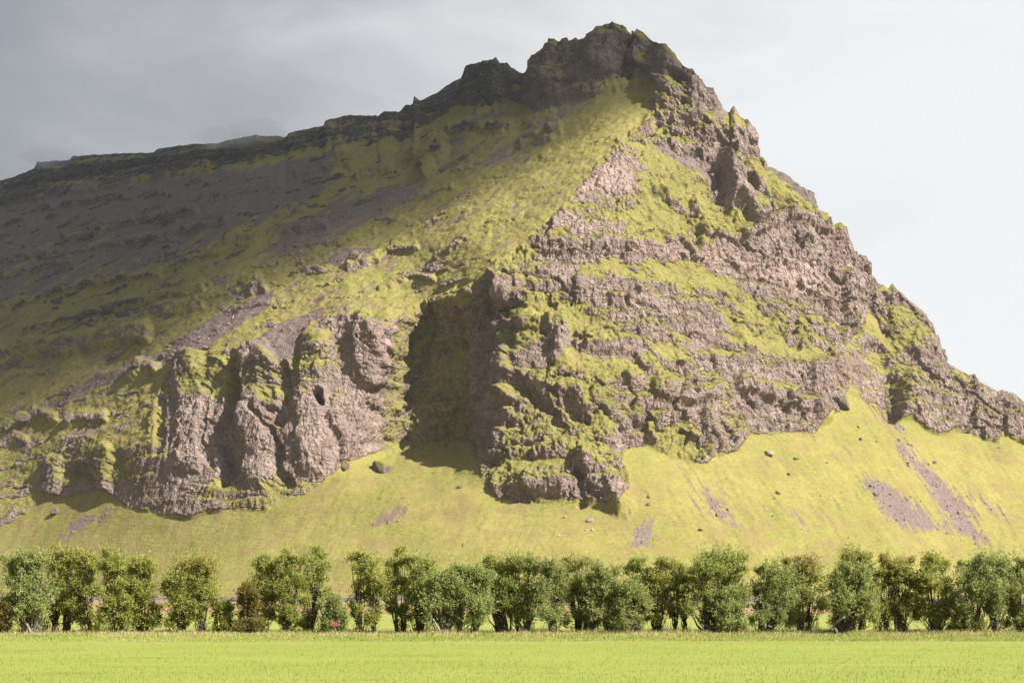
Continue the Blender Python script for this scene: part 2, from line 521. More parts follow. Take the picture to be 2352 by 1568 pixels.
# dark band of crags under the long left ridge
paint([(-300, 520), (0, 480), (120, 440), (250, 415), (400, 395), (560, 375), (700, 350), (800, 330), (900, 330), (980, 290), (1060, 240), (1050, 180), (950, 220), (740, 270), (500, 318), (230, 345), (80, 365), (0, 405), (-300, 480)], 50, 3)
LEDGES = [
    ([(0, 600), (120, 585), (260, 560), (400, 545)], 6, 66), ([(440, 470), (560, 440), (640, 420)], 7, 66), ([(300, 560), (420, 530), (520, 505)], 6, 66),
    ([(640, 600), (760, 560), (860, 530)], 5, 64), ([(200, 720), (330, 690), (470, 660)], 7, 66), ([(420, 700), (520, 670), (600, 640)], 6, 64),
    ([(680, 400), (760, 380), (830, 360)], 7, 66), ([(100, 480), (240, 455), (380, 440)], 6, 66), ([(880, 480), (960, 450), (1040, 430)], 5, 62),
    ([(-60, 640), (60, 625), (160, 600)], 6, 64), ([(60, 760), (160, 735), (260, 700)], 6, 64),  # (points, half width, slope, rock/dark)
    ([(-60, 480), (60, 450), (190, 432), (330, 400), (480, 385)], 9, 68), ([(20, 420), (200, 385), (420, 362), (640, 335), (760, 300)], 9, 66),
    ([(400, 612), (480, 585), (560, 560), (640, 532), (750, 516)], 8, 70), ([(520, 548), (560, 520), (640, 490), (700, 478)], 8, 62),
    ([(-60, 720), (60, 690), (170, 660), (300, 640), (370, 628)], 6, 64), ([(-80, 850), (0, 830), (60, 805), (160, 795), (270, 768), (340, 770)], 15, 66),
    ([(240, 770), (300, 740), (360, 715), (460, 700)], 10, 58), ([(150, 540), (260, 520), (340, 500), (450, 480)], 8, 62),
    ([(780, 350), (810, 370), (860, 350), (900, 330)], 17, 60), ([(960, 350), (1000, 330), (1020, 345), (975, 385)], 18, 68),
    ([(990, 310), (1030, 298), (1080, 292), (1150, 300)], 8, 68), ([(820, 405), (870, 390), (900, 388)], 7, 70),
    ([(1150, 290), (1200, 285), (1270, 262)], 9, 60), ([(1200, 330), (1250, 318), (1285, 300)], 9, 66), ([(1100, 250), (1180, 235), (1240, 230)], 12, 60),
    ([(1270, 225), (1340, 210), (1430, 195), (1510, 165)], 11, 62), ([(1250, 185), (1330, 165), (1420, 150)], 14, 64), ([(1340, 120), (1440, 120), (1500, 150)], 13, 66),
    ([(870, 660), (930, 637), (960, 632), (1000, 640)], 5, 72), ([(800, 612), (835, 600), (870, 590)], 8, 64), ([(870, 588), (900, 575), (960, 570)], 6, 66),
    ([(580, 668), (600, 650), (612, 662)], 10, 68), ([(300, 858), (330, 838), (360, 848)], 11, 70), ([(20, 985), (80, 950), (130, 962)], 10, 64),
    ([(150, 975), (180, 960), (240, 958)], 8, 66), ([(-20, 1030), (40, 1000), (60, 1010)], 9, 62), ([(980, 700), (1050, 680), (1085, 670)], 8, 72),
    ([(700, 770), (745, 745), (800, 725), (850, 720)], 7, 62), ([(760, 470), (800, 455), (880, 430)], 5, 56), ([(1100, 420), (1180, 390), (1260, 350)], 5, 54),
    ([(900, 555), (980, 520), (1080, 480)], 5, 52), ([(1000, 590), (1090, 545), (1200, 500)], 5, 54), ([(560, 640), (680, 600), (760, 580)], 5, 52),
    
    ([(1500, 440), (1560, 480), (1600, 520)], 7, 62), ([(1590, 480), (1620, 530), (1680, 550)], 10, 64), ([(1700, 540), (1800, 500), (1900, 520)], 12, 66),
    ([(1180, 730), (1290, 760), (1280, 800)], 14, 68), ([(1350, 790), (1460, 800), (1480, 840)], 13, 72), ([(1580, 760), (1700, 800)], 8, 70),
    ([(1500, 900), (1580, 920), (1640, 900)], 15, 70), ([(1700, 880), (1850, 930)], 14, 68)]
led = np.zeros_like(A)
step = np.zeros_like(A)
k = stroke(qx, qy, [(-300, 1075), (-60, 972), (0, 942), (100, 900), (200, 856), (330, 832)], 9)
A = A * (1 - k) + 15 * k
for pts, hw, sl in LEDGES:
    k = stroke(qx, qy, pts, hw)
    led = np.maximum(led, k * sstep(44, 62, sl))
    step = np.maximum(step, stroke(qx, qy - hw * 0.7, pts, hw, 4.0) * hw * (0.22 if sl > 60 else 0.12))
A = blur(A, 1.2, 1.0)
rough_zone = np.maximum(sstep(39, 58, A), led)          # where the surface is crag

# --- integrate the slope: up every column, and smoothly along the slope
D0 = np.interp(ucol, [-300, 0, 500, 900, 1400, 1900, 2352, 2700], [600, 545, 455, 430, 420, 440, 480, 520])
T = (HY - Yg) / F
ta = np.tan(np.radians(np.clip(A, 9, 84)))
tm = 0.5 * (ta[1:] + ta[:-1])
GV = np.log(np.maximum(tm - T[:-1], 0.06) / np.maximum(tm - T[1:], 0.06))
L0 = np.concatenate([np.log(D0)[None, :], np.log(D0)[None, :] + np.cumsum(GV, 0)], 0)
crag_soft = sstep(42, 56, A)
face = blur(in_poly(Xg, Yg, FACE).astype(float), 3, 3)
Lb = blur(L0[::4, ::4], 26, 5)
Lb = np.repeat(np.repeat(Lb, 4, 0)[:NR], 4, 1)[:, :NC]
Lb = blur(Lb, 8, 4)
GU = np.diff(Lb, axis=1)
WU = 0.02 + 1.2 * (1 - crag_soft)
WU = np.where(talus, 1.5, WU)
WU = np.maximum(WU, 0.10 * face)
for pts in (ARETE[:-1], [(1086, 690), (1082, 860), (1084, 1020), (1094, 1062), (1120, 1112), (1146, 1152)], [(905, 750), (890, 900), (876, 1040)],
            [(1447, 1120), (1425, 1060), (1440, 1030)], [(1447, 1120), (1425, 1178)], [(350, 930), (352, 1000), (340, 1030)], [(92, 1134), (96, 1072), (160, 1006)],
            [(1945, 900), (1935, 800), (1975, 740), (2004, 650)], [(2066, 966), (2035, 880), (2060, 840)], [(2302, 1000), (2292, 900)]):
    WU = np.minimum(WU, 1.5 - 1.4985 * stroke(Xg, Yg, pts, 12))
turn = blur(in_poly(Xg, Yg, [(70, 1190), (85, 1020), (180, 985), (345, 910), (355, 1040), (330, 1150), (390, 1230)]).astype(float), 9, 9)
WU = np.maximum(WU, 4.0 * turn)
WU = WU[:, 1:]
WV = (1.0 - 0.45 * crag_soft * (1 - face))[1:]


def solve(L, gu, gv, wu, wv, d0, it):
    def A_(q):
        ru = wu * np.diff(q, axis=1)
        rv = wv * np.diff(q, axis=0)
        o = np.zeros_like(q)
        o[:, 1:] += ru
        o[:, :-1] -= ru
        o[1:] += rv
        o[:-1] -= rv
        o[0] += 30 * q[0]
        return o
    b = np.zeros_like(L)
    ru, rv = wu * gu, wv * gv
    b[:, 1:] += ru
    b[:, :-1] -= ru
    b[1:] += rv
    b[:-1] -= rv
    b[0] += 30 * d0
    dg = np.zeros_like(L)
    dg[:, 1:] += wu
    dg[:, :-1] += wu
    dg[1:] += wv
    dg[:-1] += wv
    dg[0] += 30
    r_ = b - A_(L)
    zq = r_ / dg
    p = zq.copy()
    rz = (r_ * zq).sum()
    for _ in range(it):
        Ap = A_(p)
        al = rz / (p * Ap).sum()
        L = L + al * p
        r_ = r_ - al * Ap
        zq = r_ / dg
        rn = (r_ * zq).sum()
        p = zq + (rn / rz) * p
        rz = rn
    return L


flank_ = blur(((~talus) & (Xg < np.interp(Yg, [180, 310, 470, 592, 700], [1500, 1430, 1300, 1140, 1085])) & (Yg < 950)).astype(float), 6, 6)
Lb = Lb - np.cumsum(turn * 0.0002 + flank_ * 0.00012, axis=1)
Lc = None
for q in (16, 8, 4, 2, 1):
    ii, jj = np.arange(0, NR, q), np.arange(0, NC, q)
    gv = np.diff(L0[np.ix_(ii, jj)], axis=0)
    gu = np.diff(Lb[np.ix_(ii, jj)], axis=1) * 0.85
    wu = WU[np.ix_(ii, np.minimum(jj[:-1] + q // 2, NC - 2))]
    wv = WV[np.ix_(np.minimum(ii[:-1] + q // 2, NR - 2), jj)]
    if Lc is None:
        Lc = L0[np.ix_(ii, jj)]
    else:
        up = np.repeat(np.repeat(Lc, 2, 0), 2, 1)
        up = np.pad(up, [(0, 1), (0, 1)], mode='edge')[:len(ii), :len(jj)]
        Lc = blur(up, 0.8, 0.8)
    Lc = solve(Lc, gu, gv, wu, wv, np.log(D0)[jj], {16: 400, 8: 300, 4: 200, 2: 90, 1: 50}[q])
D = np.exp(Lc)
Ds = blur(D, 5, 4)
Dm = blur(D, 2.2, 1.0)
kz = sstep(0.3, 0.9, blur(crag_soft, 3, 3))
D = Ds * (1 - kz) + Dm * kz


gj = 26 * fbm(Xg / 90, Yg / 70, 0 * Xg, 3, 0.6, 33)
hx = np.interp(Xg + 1.6 * jx + gj + 0.26 * (Yg - 900), [835, 945, 1070, 1096, 1166, 1176], [0, 1, 1, 0.88, 0.03, 0])
hx2 = np.interp(Xg + jx, [800, 950, 1060, 1180], [0, 1, 1, 0])
up_ = sstep(720, 660, Yg)
hx = hx * (1 - up_) + hx2 * up_
vy = np.interp(Yg + jy, [560, 760, 1020, 1034, 1130], [0, 1, 1, 0.8, 0])
D = D * (1 + 0.056 * blur(hx * vy, 1.5, 4))


def to_xyz(Dv):
    return np.stack([(Xg - CX) / F * Dv, Dv, EYE + T * Dv], -1)


def normals(P):
    du = np.gradient(P, axis=1)
    dv = np.gradient(P, axis=0)
    n = np.cross(du, dv)
    n /= np.linalg.norm(n, axis=-1, keepdims=True) + 1e-9
    return np.where(n[..., 1:2] > 0.98, -n, n)


P = to_xyz(D)
N = normals(np.stack([blur(P[..., k], 8, 8) for k in range(3)], -1))
x, y, z = P[..., 0], P[..., 1], P[..., 2]
R = np.clip(blur(rough_zone, 2, 2), 0, 1)
_oz = z + 6 * fbm(x / 70, y / 70, 0 * z, 2, 0.5, 83)
outc = sstep(0.14, 0.34, fbm(x / 26, y / 26, _oz / 6, 4, 0.6, 85) + 0.12 * fbm(x / 9, y / 9, z / 9, 3, 0.6, 87)) * (~talus)
outc *= 0.3 + 0.7 * sstep(1200, 850, Xg)
R = np.maximum(R, 0.75 * outc)
edge = sstep(0, 25, Yg - ytop[None, :])
left = sstep(1150, 850, Xg)
# --- displacement in world space: big bulges, ribs, strata, small crags
ribs = fbm(x / 15, y / 15, z / 55, 4, 0.55, 41, True)
bulge = fbm(x / 32, y / 32, z / 32, 3, 0.5, 51)
crag = fbm(x / 7.5, y / 7.5, z / 8.5, 4, 0.6, 61, True)
crag2 = fbm(x / 3.0, y / 3.0, z / 4.2, 3, 0.6, 71)
zz = z + 5 * fbm(x / 60, y / 60, z / 60, 2, 0.5, 81) + 0.02 * x
strata = fbm(x / 120, y / 120, zz / 7.5, 3, 0.6, 91)
diag = fbm((0.86 * x - 0.5 * z) / 45, y / 60, (0.5 * x + 0.86 * z) / 9, 4, 0.55, 97) * face
soft = fbm(x / 26, y / 26, z / 26, 4, 0.5, 101)
tuft = fbm(x / 5, y / 5, z / 4, 3, 0.6, 111)
fac = 0.7 + 0.3 * (1 - left)
lay = zz / 7.0 + 0.5 * fbm(x / 30, y / 30, z / 40, 3, 0.5, 181)
saw = lay - np.floor(lay)
ledge = (np.where(saw < 0.8, saw / 0.8, (1 - saw) / 0.2) - 0.5) * sstep(-0.25, 0.35, fbm(x / 22, y / 22, zz / 9, 3, 0.6, 183))
joint = -np.abs(fbm(x / 3.4, y / 3.4, z / 16, 3, 0.6, 185)) + 0.25
block = -np.abs(fbm(x / 5.5, y / 5.5, z / 5.5, 4, 0.65, 187)) + 0.2
chip = -np.abs(fbm(x / 1.9, y / 1.9, z / 2.4, 2, 0.6, 189)) + 0.2
sel = R > 0.02
wx, wy, wz = [3.0 * fbm(x[sel] / 11, y[sel] / 11, z[sel] / 11, 3, 0.55, 190 + q) for q in (1, 4, 7)]
bk = np.zeros_like(x)
bk[sel] = 2.1 * blocks((x[sel] + wx) / 15, (y[sel] + wy) / 15, (z[sel] + wz) / 19, 11) + 1.5 * blocks((x[sel] + wx) / 6.2, (y[sel] + wy) / 6.2, (z[sel] + wz) / 8.5, 57) \
    + 0.85 * blocks((x[sel] + wx * 0.4) / 2.6, (y[sel] + wy * 0.4) / 2.6, (z[sel] + wz * 0.4) / 3.8, 101)
bk = blur(bk, 0.45, 0.45)
slab = 1 - 0.55 * sstep(930, 880, Xg) * sstep(820, 900, Yg)
disp = R * (0.85 * slab * bk + 2.2 * slab * ledge + 1.4 * joint + 0.6 * block + 0.7 * chip + 0.9 * ribs + 1.9 * bulge + 0.3 * crag + 0.2 * crag2 + 0.6 * strata + 1.4 * diag) * fac
fr = (1 - R) * (~talus)
disp += fr * (1.7 * soft + 0.9 * tuft + 0.5 * crag * sstep(-0.2, 0.4, bulge))
foot = sstep(0, 60, YB - Yg)
rill = fbm((x + 0.25 * z) / 9, y / 30, z / 60, 3, 0.5, 121)
disp += (1 - R) * talus * foot * (0.8 * soft + (0.25 + 0.6 * sstep(1450, 1700, Xg)) * rill + 0.12 * tuft + 0.16 * fbm(x / 7, y / 7, z / 0.9, 3, 0.6, 191))
RELIEF = [  # polyline, half width, metres out (+) or in (-)
    ([(535, 830), (540, 900), (520, 980), (520, 1090)], 17, -7), ([(650, 850), (655, 920), (640, 960)], 15, -5), ([(590, 930), (620, 980), (640, 1010)], 6, -2.5),
    ([(640, 1020), (640, 1080), (660, 1110)], 10, -3.5), ([(733, 914), (737, 930)], 9, -15), ([(765, 960), (800, 1000), (790, 1060)], 12, 3),
    ([(440, 840), (450, 920), (440, 1050)], 34, 4.5), ([(590, 820), (585, 950), (590, 1090)], 30, 4.5), ([(735, 800), (715, 900), (720, 1060)], 32, 4),
    ([(370, 920), (365, 1040)], 10, -2.5), ([(480, 900), (470, 1010), (490, 1070)], 7, -2), ([(840, 760), (850, 860)], 28, 4),
    ([(170, 1085), (215, 1080)], 16, -5), ([(240, 1040), (245, 1130)], 18, 3.5), ([(130, 1060), (120, 1130)], 16, 3),
    ([(1150, 650), (1158, 760), (1165, 900)], 16, 4), ([(1275, 760), (1290, 830)], 22, 3), ([(1180, 880), (1250, 930), (1290, 980)], 16, -4),
    ([(1310, 930), (1340, 960)], 14, -4.5), ([(1230, 870), (1320, 900)], 14, 3), ([(1350, 1060), (1400, 1130), (1425, 1160)], 26, 5), ([(1330, 1090), (1335, 1150)], 12, -3),
    ([(1200, 1110), (1280, 1120)], 24, 3.5), ([(1460, 930), (1462, 975)], 12, 4), ([(1490, 985), (1500, 1010)], 10, 3.5), ([(1620, 960), (1640, 1030)], 16, 3.5),
    ([(1820, 740), (1825, 800)], 9, -3), ([(1700, 760), (1720, 800)], 14, 3), ([(1870, 850), (1890, 950)], 18, 4), ([(1960, 640), (1960, 740)], 20, 5),
    ([(1640, 380), (1655, 480)], 16, -5), ([(1672, 365), (1690, 440), (1730, 500)], 18, 9), ([(1730, 400), (1800, 470), (1850, 530)], 26, 4), ([(1715, 420), (1760, 490)], 8, -4),
    ([(1590, 500), (1600, 560)], 12, -4), ([(1480, 300), (1560, 340), (1610, 350)], 10, 3), ([(1545, 172), (1560, 180)], 9, -7), ([(1520, 185), (1550, 215), (1600, 240)], 12, 3),
    ([(2080, 745), (2110, 800)], 26, 4), ([(2000, 800), (2040, 840)], 18, -5), ([(2045, 870), (2050, 950)], 14, -6), ([(2100, 870), (2090, 940)], 24, 4), ([(2230, 930), (2210, 985)], 9, -3),
    ([(1400, 90), (1380, 150)], 24, 5), ([(1330, 120), (1310, 180)], 18, -4), ([(1260, 110), (1240, 190)], 20, 4), ([(1470, 90), (1490, 150)], 14, 4), ([(1440, 100), (1450, 160)], 10, -3.5),
    ([(1120, 160), (1130, 210)], 20, 4), ([(1180, 170), (1190, 220)], 14, 3), ([(1203, 150), (1204, 210)], 7, -5)]
for pts, hw, amt in RELIEF:
    k = stroke(qx + jx, qy + jy, pts, hw * 1.5)
    disp += amt * k * 0.8
disp += step
hum = streak(151, 171, 60, 6)
disp += fr * (1 - np.clip(R * 2, 0, 1)) * (1 - left * 0.4) * 0.55 * hum
disp *= 0.35 + 0.65 * edge
P = P + N * disp[..., None]
x, y, z = P[..., 0], P[..., 1], P[..., 2]

# --- where grass, rock and scree lie
N1 = normals(P)
N2 = normals(np.stack([blur(P[..., k], 3, 3) for k in range(3)], -1))
N3 = normals(np.stack([blur(P[..., k], 7, 7) for k in range(3)], -1))
nz = 0.25 * N1[..., 2] + 0.40 * N2[..., 2] + 0.35 * N3[..., 2]
patch = fbm(x / 22, y / 22, z / 22, 4, 0.6, 131)
fine = fbm(x / 3, y / 3, z / 3, 3, 0.6, 141)
diag2 = fbm((0.86 * x - 0.5 * z) / 60, y / 60, (0.5 * x + 0.86 * z) / 11, 4, 0.6, 99)
BARE = [[(1662, 240), (1700, 238), (1730, 292), (1660, 292)], [(1290, 505), (1345, 410), (1440, 318), (1500, 312), (1480, 380), (1470, 480), (1430, 545), (1300, 548)], [(1341, 400), (1385, 355), (1440, 350), (1465, 440), (1445, 485), (1380, 440)], [(1249, 525), (1300, 472), (1340, 420), (1365, 470), (1350, 530)], [(1238, 552), (1536, 560), (1530, 596), (1238, 604)],
        [(1601, 575), (1990, 590), (1990, 720), (1900, 740), (1780, 660), (1620, 620)], [(1726, 520), (1800, 508), (1950, 530), (1950, 615), (1740, 590)], [(1363, 612), (1450, 608), (1552, 668), (1400, 670), (1240, 640), (1230, 615)],
        [(1265, 765), (1340, 760), (1482, 800), (1480, 842), (1270, 840), (1170, 860), (1180, 830)], [(1493, 870), (1645, 852), (1660, 966), (1520, 950)], [(1660, 830), (1930, 830), (1930, 940), (1880, 990), (1720, 985)],
        [(1563, 299), (1640, 310), (1750, 300), (1747, 380), (1690, 378), (1640, 385), (1590, 350)], [(1600, 700), (1660, 720), (1640, 790), (1560, 770)], [(1085, 690), (1160, 650), (1165, 900), (1130, 1060), (1085, 1000)],
        [(1640, 430), (1690, 400), (1740, 480), (1700, 490)], [(1510, 180), (1640, 210), (1660, 250), (1590, 240)], [(1150, 1120), (1420, 1110), (1447, 1120), (1425, 1180), (1340, 1152), (1145, 1152)],
        [(380, 930), (510, 920), (510, 1080), (400, 1060)], [(540, 930), (780, 930), (770, 1080), (560, 1090)], [(800, 760), (890, 760), (880, 1040), (800, 1060)]]
MOSS = [[(1455, 315), (1540, 330), (1590, 400), (1590, 548), (1500, 548), (1460, 450)], [(1580, 400), (1640, 390), (1640, 470), (1742, 500), (1700, 570), (1590, 560)], [(1700, 385), (1760, 385), (1905, 480), (1905, 530), (1800, 500), (1740, 470)],
        [(1336, 600), (1400, 600), (1520, 660), (1500, 680), (1380, 640)], [(1165, 722), (1330, 700), (1410, 770), (1400, 800), (1290, 780), (1170, 800)], [(1160, 880), (1290, 850), (1400, 880), (1400, 1060), (1170, 1060)],
        [(1438, 597), (1560, 600), (1693, 660), (1690, 695), (1560, 660)], [(1644, 716), (1800, 730), (1807, 803), (1680, 790)], [(1480, 830), (1600, 820), (1600, 850), (1500, 860)], [(1400, 1000), (1500, 940), (1600, 990), (1560, 1050), (1450, 1020)],
        [(410, 815), (530, 830), (640, 840), (760, 800), (770, 880), (650, 900), (380, 900)], [(100, 1050), (350, 930), (360, 1130), (200, 1110)], [(420, 1090), (640, 1100), (640, 1150), (450, 1160)],
        [(2000, 660), (2130, 720), (2150, 790), (2060, 850), (1950, 820)]]


def soft_area(polys, f):
    k_ = np.zeros_like(A)
    for p_ in polys:
        k_ = np.maximum(k_, in_poly(qx + jx, qy + jy, p_).astype(float))
    return blur(k_, f, f)


crest = soft_area([[(-300, 520), (0, 480), (120, 440), (250, 415), (400, 395), (560, 375), (700, 350), (900, 335), (1100, 250), (1240, 240), (1520, 170), (1640, 210), (1400, 20), (900, 150), (0, 360), (-300, 440)]], 6)
upf = sstep(600, 540, Yg) * face
fall = streak(62, 167, 70, 9)
bias = 0.30 * upf * (fall + 0.10) + (0.08 + 0.25 * fine) * crest + 0.26 * soft_area(BARE, 5) - 0.24 * soft_area(MOSS, 8)
thr = 0.55 + (0.36 - 0.14 * face) * patch + 0.10 * fine - 0.16 * face - 0.48 * diag2 * face + bias + 0.30 * outc * (1 - face)
rock = sstep(0.095, -0.095, nz - thr)
rock *= sstep(0.05, 0.35, R + 0.3 * fine * (1 - talus))
rock *= np.where(talus, 0.0, 1.0)


def area(polys, feather, noise_amp):
    k = np.zeros_like(A)
    for p in polys:
        k = np.maximum(k, in_poly(qx, qy, p).astype(float))
    k = blur(k, feather, feather)
    return k


stL = streak(149, 151, 90, 9)
stR = streak(57, 161, 90, 8)
stV = streak(118, 163, 60, 8)
kL = area([[(-260, 460), (0, 450), (250, 420), (420, 400), (620, 375), (740, 350), (800, 380), (700, 470), (560, 540), (420, 600), (250, 650), (0, 710), (-260, 760)],
           [(640, 520), (850, 440), (980, 400), (1010, 420), (860, 520), (700, 590), (560, 640)],
           [(1040, 400), (1240, 270), (1420, 195), (1480, 200), (1330, 260), (1180, 350), (1080, 420)]], 14, 0)
k2 = area([[(330, 842), (420, 775), (530, 708), (630, 668), (620, 700), (520, 765), (420, 828)],
           [(575, 790), (635, 745), (745, 704), (748, 735), (695, 780), (660, 850), (635, 820)],
           [(110, 925), (230, 860), (330, 825), (400, 815), (330, 850), (200, 900), (120, 935)],
           [(735, 605), (800, 575), (850, 565), (860, 575), (780, 610)], [(480, 660), (520, 640), (520, 655)],
           [(130, 670), (100, 680), (105, 690)]], 2, 0)
k3 = area([[(2040, 1010), (2075, 1000), (2215, 1150), (2285, 1265), (2250, 1265), (2155, 1150)], [(1955, 1085), (1990, 1090), (2115, 1215), (2090, 1235)], [(1565, 1078), (1600, 1083), (1725, 1220), (1695, 1240)], [(1785, 1155), (1812, 1155), (1905, 1270), (1875, 1275)], [(1990, 1120), (2045, 1105), (2090, 1150), (2175, 1215), (2170, 1235), (2110, 1205), (2040, 1200)],
           [(2100, 1080), (2140, 1085), (2200, 1130), (2235, 1190), (2275, 1240), (2270, 1262), (2190, 1215), (2150, 1160)],
           [(1955, 905), (2000, 930), (2080, 985), (2120, 1010), (2090, 1005), (2010, 955)],
           [(1560, 1115), (1600, 1140), (1650, 1190), (1640, 1195), (1580, 1150)], [(1690, 1135), (1755, 1165), (1750, 1172), (1700, 1150)],
           [(1540, 1090), (1640, 1100), (1670, 1120), (1600, 1110)], [(2200, 1110), (2300, 1160), (2352, 1220), (2280, 1180)],
           [(2060, 1030), (2120, 1080), (2140, 1110), (2090, 1080)], [(1720, 1230), (1790, 1270), (1770, 1270)], [(1640, 1195), (1710, 1250), (1690, 1250)]], 15, 0)
k4 = area([[(825, 1212), (860, 1180), (945, 1155), (940, 1180), (890, 1205), (840, 1215)], [(105, 1255), (170, 1200), (240, 1160), (275, 1165), (220, 1205), (150, 1250)],
           [(1430, 1262), (1450, 1215), (1490, 1180), (1515, 1200), (1500, 1255), (1460, 1262)], [(990, 1240), (1010, 1215), (1005, 1255)],
           [(470, 1120), (700, 1130), (650, 1150), (500, 1150)]], 9, 0)
scree = np.maximum.reduce([sstep(0.30, 0.62, kL * (0.60 + 0.22 * sstep(560, 440, Yg)) + 0.60 * stL + 0.25 * patch), sstep(0.34, 0.62, k2 * 1.15 + 0.35 * stL), sstep(0.34, 0.80, k3 * 1.0 + 0.75 * stR + 0.35 * fine),
                           sstep(0.34, 0.70, k4 * 0.75 + 0.55 * stV + 0.3 * fine)])
gen = sstep(-0.06, 0.40, stL + 0.5 * patch - 0.05) * (1 - talus) * sstep(1480, 1150, Xg) * 0.85
scree = np.maximum(scree, gen)
scree = np.maximum(scree, 0.6 * talus * sstep(0.28, 0.5, stR + 0.3 * patch) * sstep(1450, 1650, Xg))
# red tuff scree on the upper face
tuff = area([[(1440, 312), (1600, 350), (1640, 385), (1600, 400), (1480, 330)], [(1590, 340), (1660, 370), (1740, 470), (1680, 480), (1610, 410)],
             [(1890, 830), (1935, 830), (1950, 890), (1930, 880)]], 5, 0)
scree = np.maximum(scree, sstep(0.4, 0.7, tuff + 0.3 * fine) * (nz < 0.8))
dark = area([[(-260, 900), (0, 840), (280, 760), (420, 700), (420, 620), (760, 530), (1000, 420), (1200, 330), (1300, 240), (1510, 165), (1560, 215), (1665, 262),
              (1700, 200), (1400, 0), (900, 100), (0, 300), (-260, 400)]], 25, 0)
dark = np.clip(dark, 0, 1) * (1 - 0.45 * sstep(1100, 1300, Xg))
pale = area([[(1341, 415), (1390, 352), (1440, 350), (1460, 450), (1440, 480), (1380, 430)], [(1245, 530), (1300, 470), (1345, 410), (1362, 440), (1330, 500), (1290, 545)], [(1430, 312), (1480, 285), (1510, 235), (1560, 250), (1540, 300), (1500, 310)],
             [(1510, 180), (1530, 178), (1620, 245), (1590, 245), (1510, 220)], [(1640, 590), (1960, 620), (1940, 690), (1780, 660)],
             [(1130, 650), (1160, 640), (1165, 740), (1145, 760)], [(1400, 1120), (1450, 1110), (1425, 1180), (1400, 1170)],
             [(1480, 560), (1720, 590), (1700, 620), (1500, 590)]], 8, 0)
pale = pale * sstep(-0.3, 0.3, fine + patch)
lush = np.clip(0.15 + 0.45 * sstep(0.1, 0.6, R) + 0.5 * patch, 0, 1) * (1 - 0.95 * talus) + talus * 0.55 * sstep(0.0, 0.5, np.where(Xg > 1350, stR, stV) + 0.4 * patch)
gully = area([[(872, 1050), (880, 900), (895, 770), (930, 690), (1090, 660), (1090, 1030)]], 8, 0)
lush = lush * (1 - 0.75 * (1 - face) * sstep(0.5, 0.2, R) * (~talus))
lush = lush * (1 - 0.8 * flank_ * sstep(600, 800, Xg)) + 0.5 * flank_ * sstep(0.0, 0.5, hum) * sstep(600, 800, Xg)
lush = np.clip(lush * (1 - gully) + gully * np.clip(0.35 + 0.9 * patch + 0.6 * fine, 0, 1), 0, 1)
gully_spots = gully * sstep(0.10, 0.40, fbm(x / 5, y / 9, z / 7, 4, 0.6, 145) + 0.3 * strata)  # random dark rock spots on the gully wall
rock = np.maximum(rock, gully_spots)
dark = np.maximum(dark, 0.8 * gully_spots)
rock = rock * (1 - 0.85 * np.clip(k2 * 1.3, 0, 1) * (Yg < 845))
rock = rock * (1 - 0.85 * gully * sstep(-0.45, 0.05, fine + 0.6 * patch))

# back side of the mountain, so that it is a solid hill from every side
NB = 46
bk = np.cumsum(np.linspace(1.5, 28, NB))[:, None]
rp = P[-1]
bx3 = rp[None, :, 0] + (rp[None, :, 0] / rp[None, :, 1]) * bk
by3 = rp[None, :, 1] + bk
bz3 = rp[None, :, 2] - bk * 0.62 + 3.0 * fbm(bx3 / 25, by3 / 25, 0 * bx3, 4, 0.5, 171) * np.minimum(1, bk / 30)
PB = np.stack([bx3, by3, np.maximum(bz3, -6)], -1)
PA = np.concatenate([P, PB], 0)


def ext(a, v):
    return np.concatenate([a, np.full((NB, NC), v)], 0)


MAT_MTN = mountain_material()
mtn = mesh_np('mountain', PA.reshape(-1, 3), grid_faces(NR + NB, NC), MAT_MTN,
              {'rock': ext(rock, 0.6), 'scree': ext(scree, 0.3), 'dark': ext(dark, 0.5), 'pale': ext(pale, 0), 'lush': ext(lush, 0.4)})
tag(mtn, kind='structure')


def point_at(px, py):
    """the point of the mountain's surface that stands at this place of the survey picture"""
    j = int(np.clip(np.argmin(np.abs(ucol - px)), 1, NC - 2))
    i = int(np.argmin(np.abs(Yg[:, j] - py)))
    return P[i, j], N2[i, j]


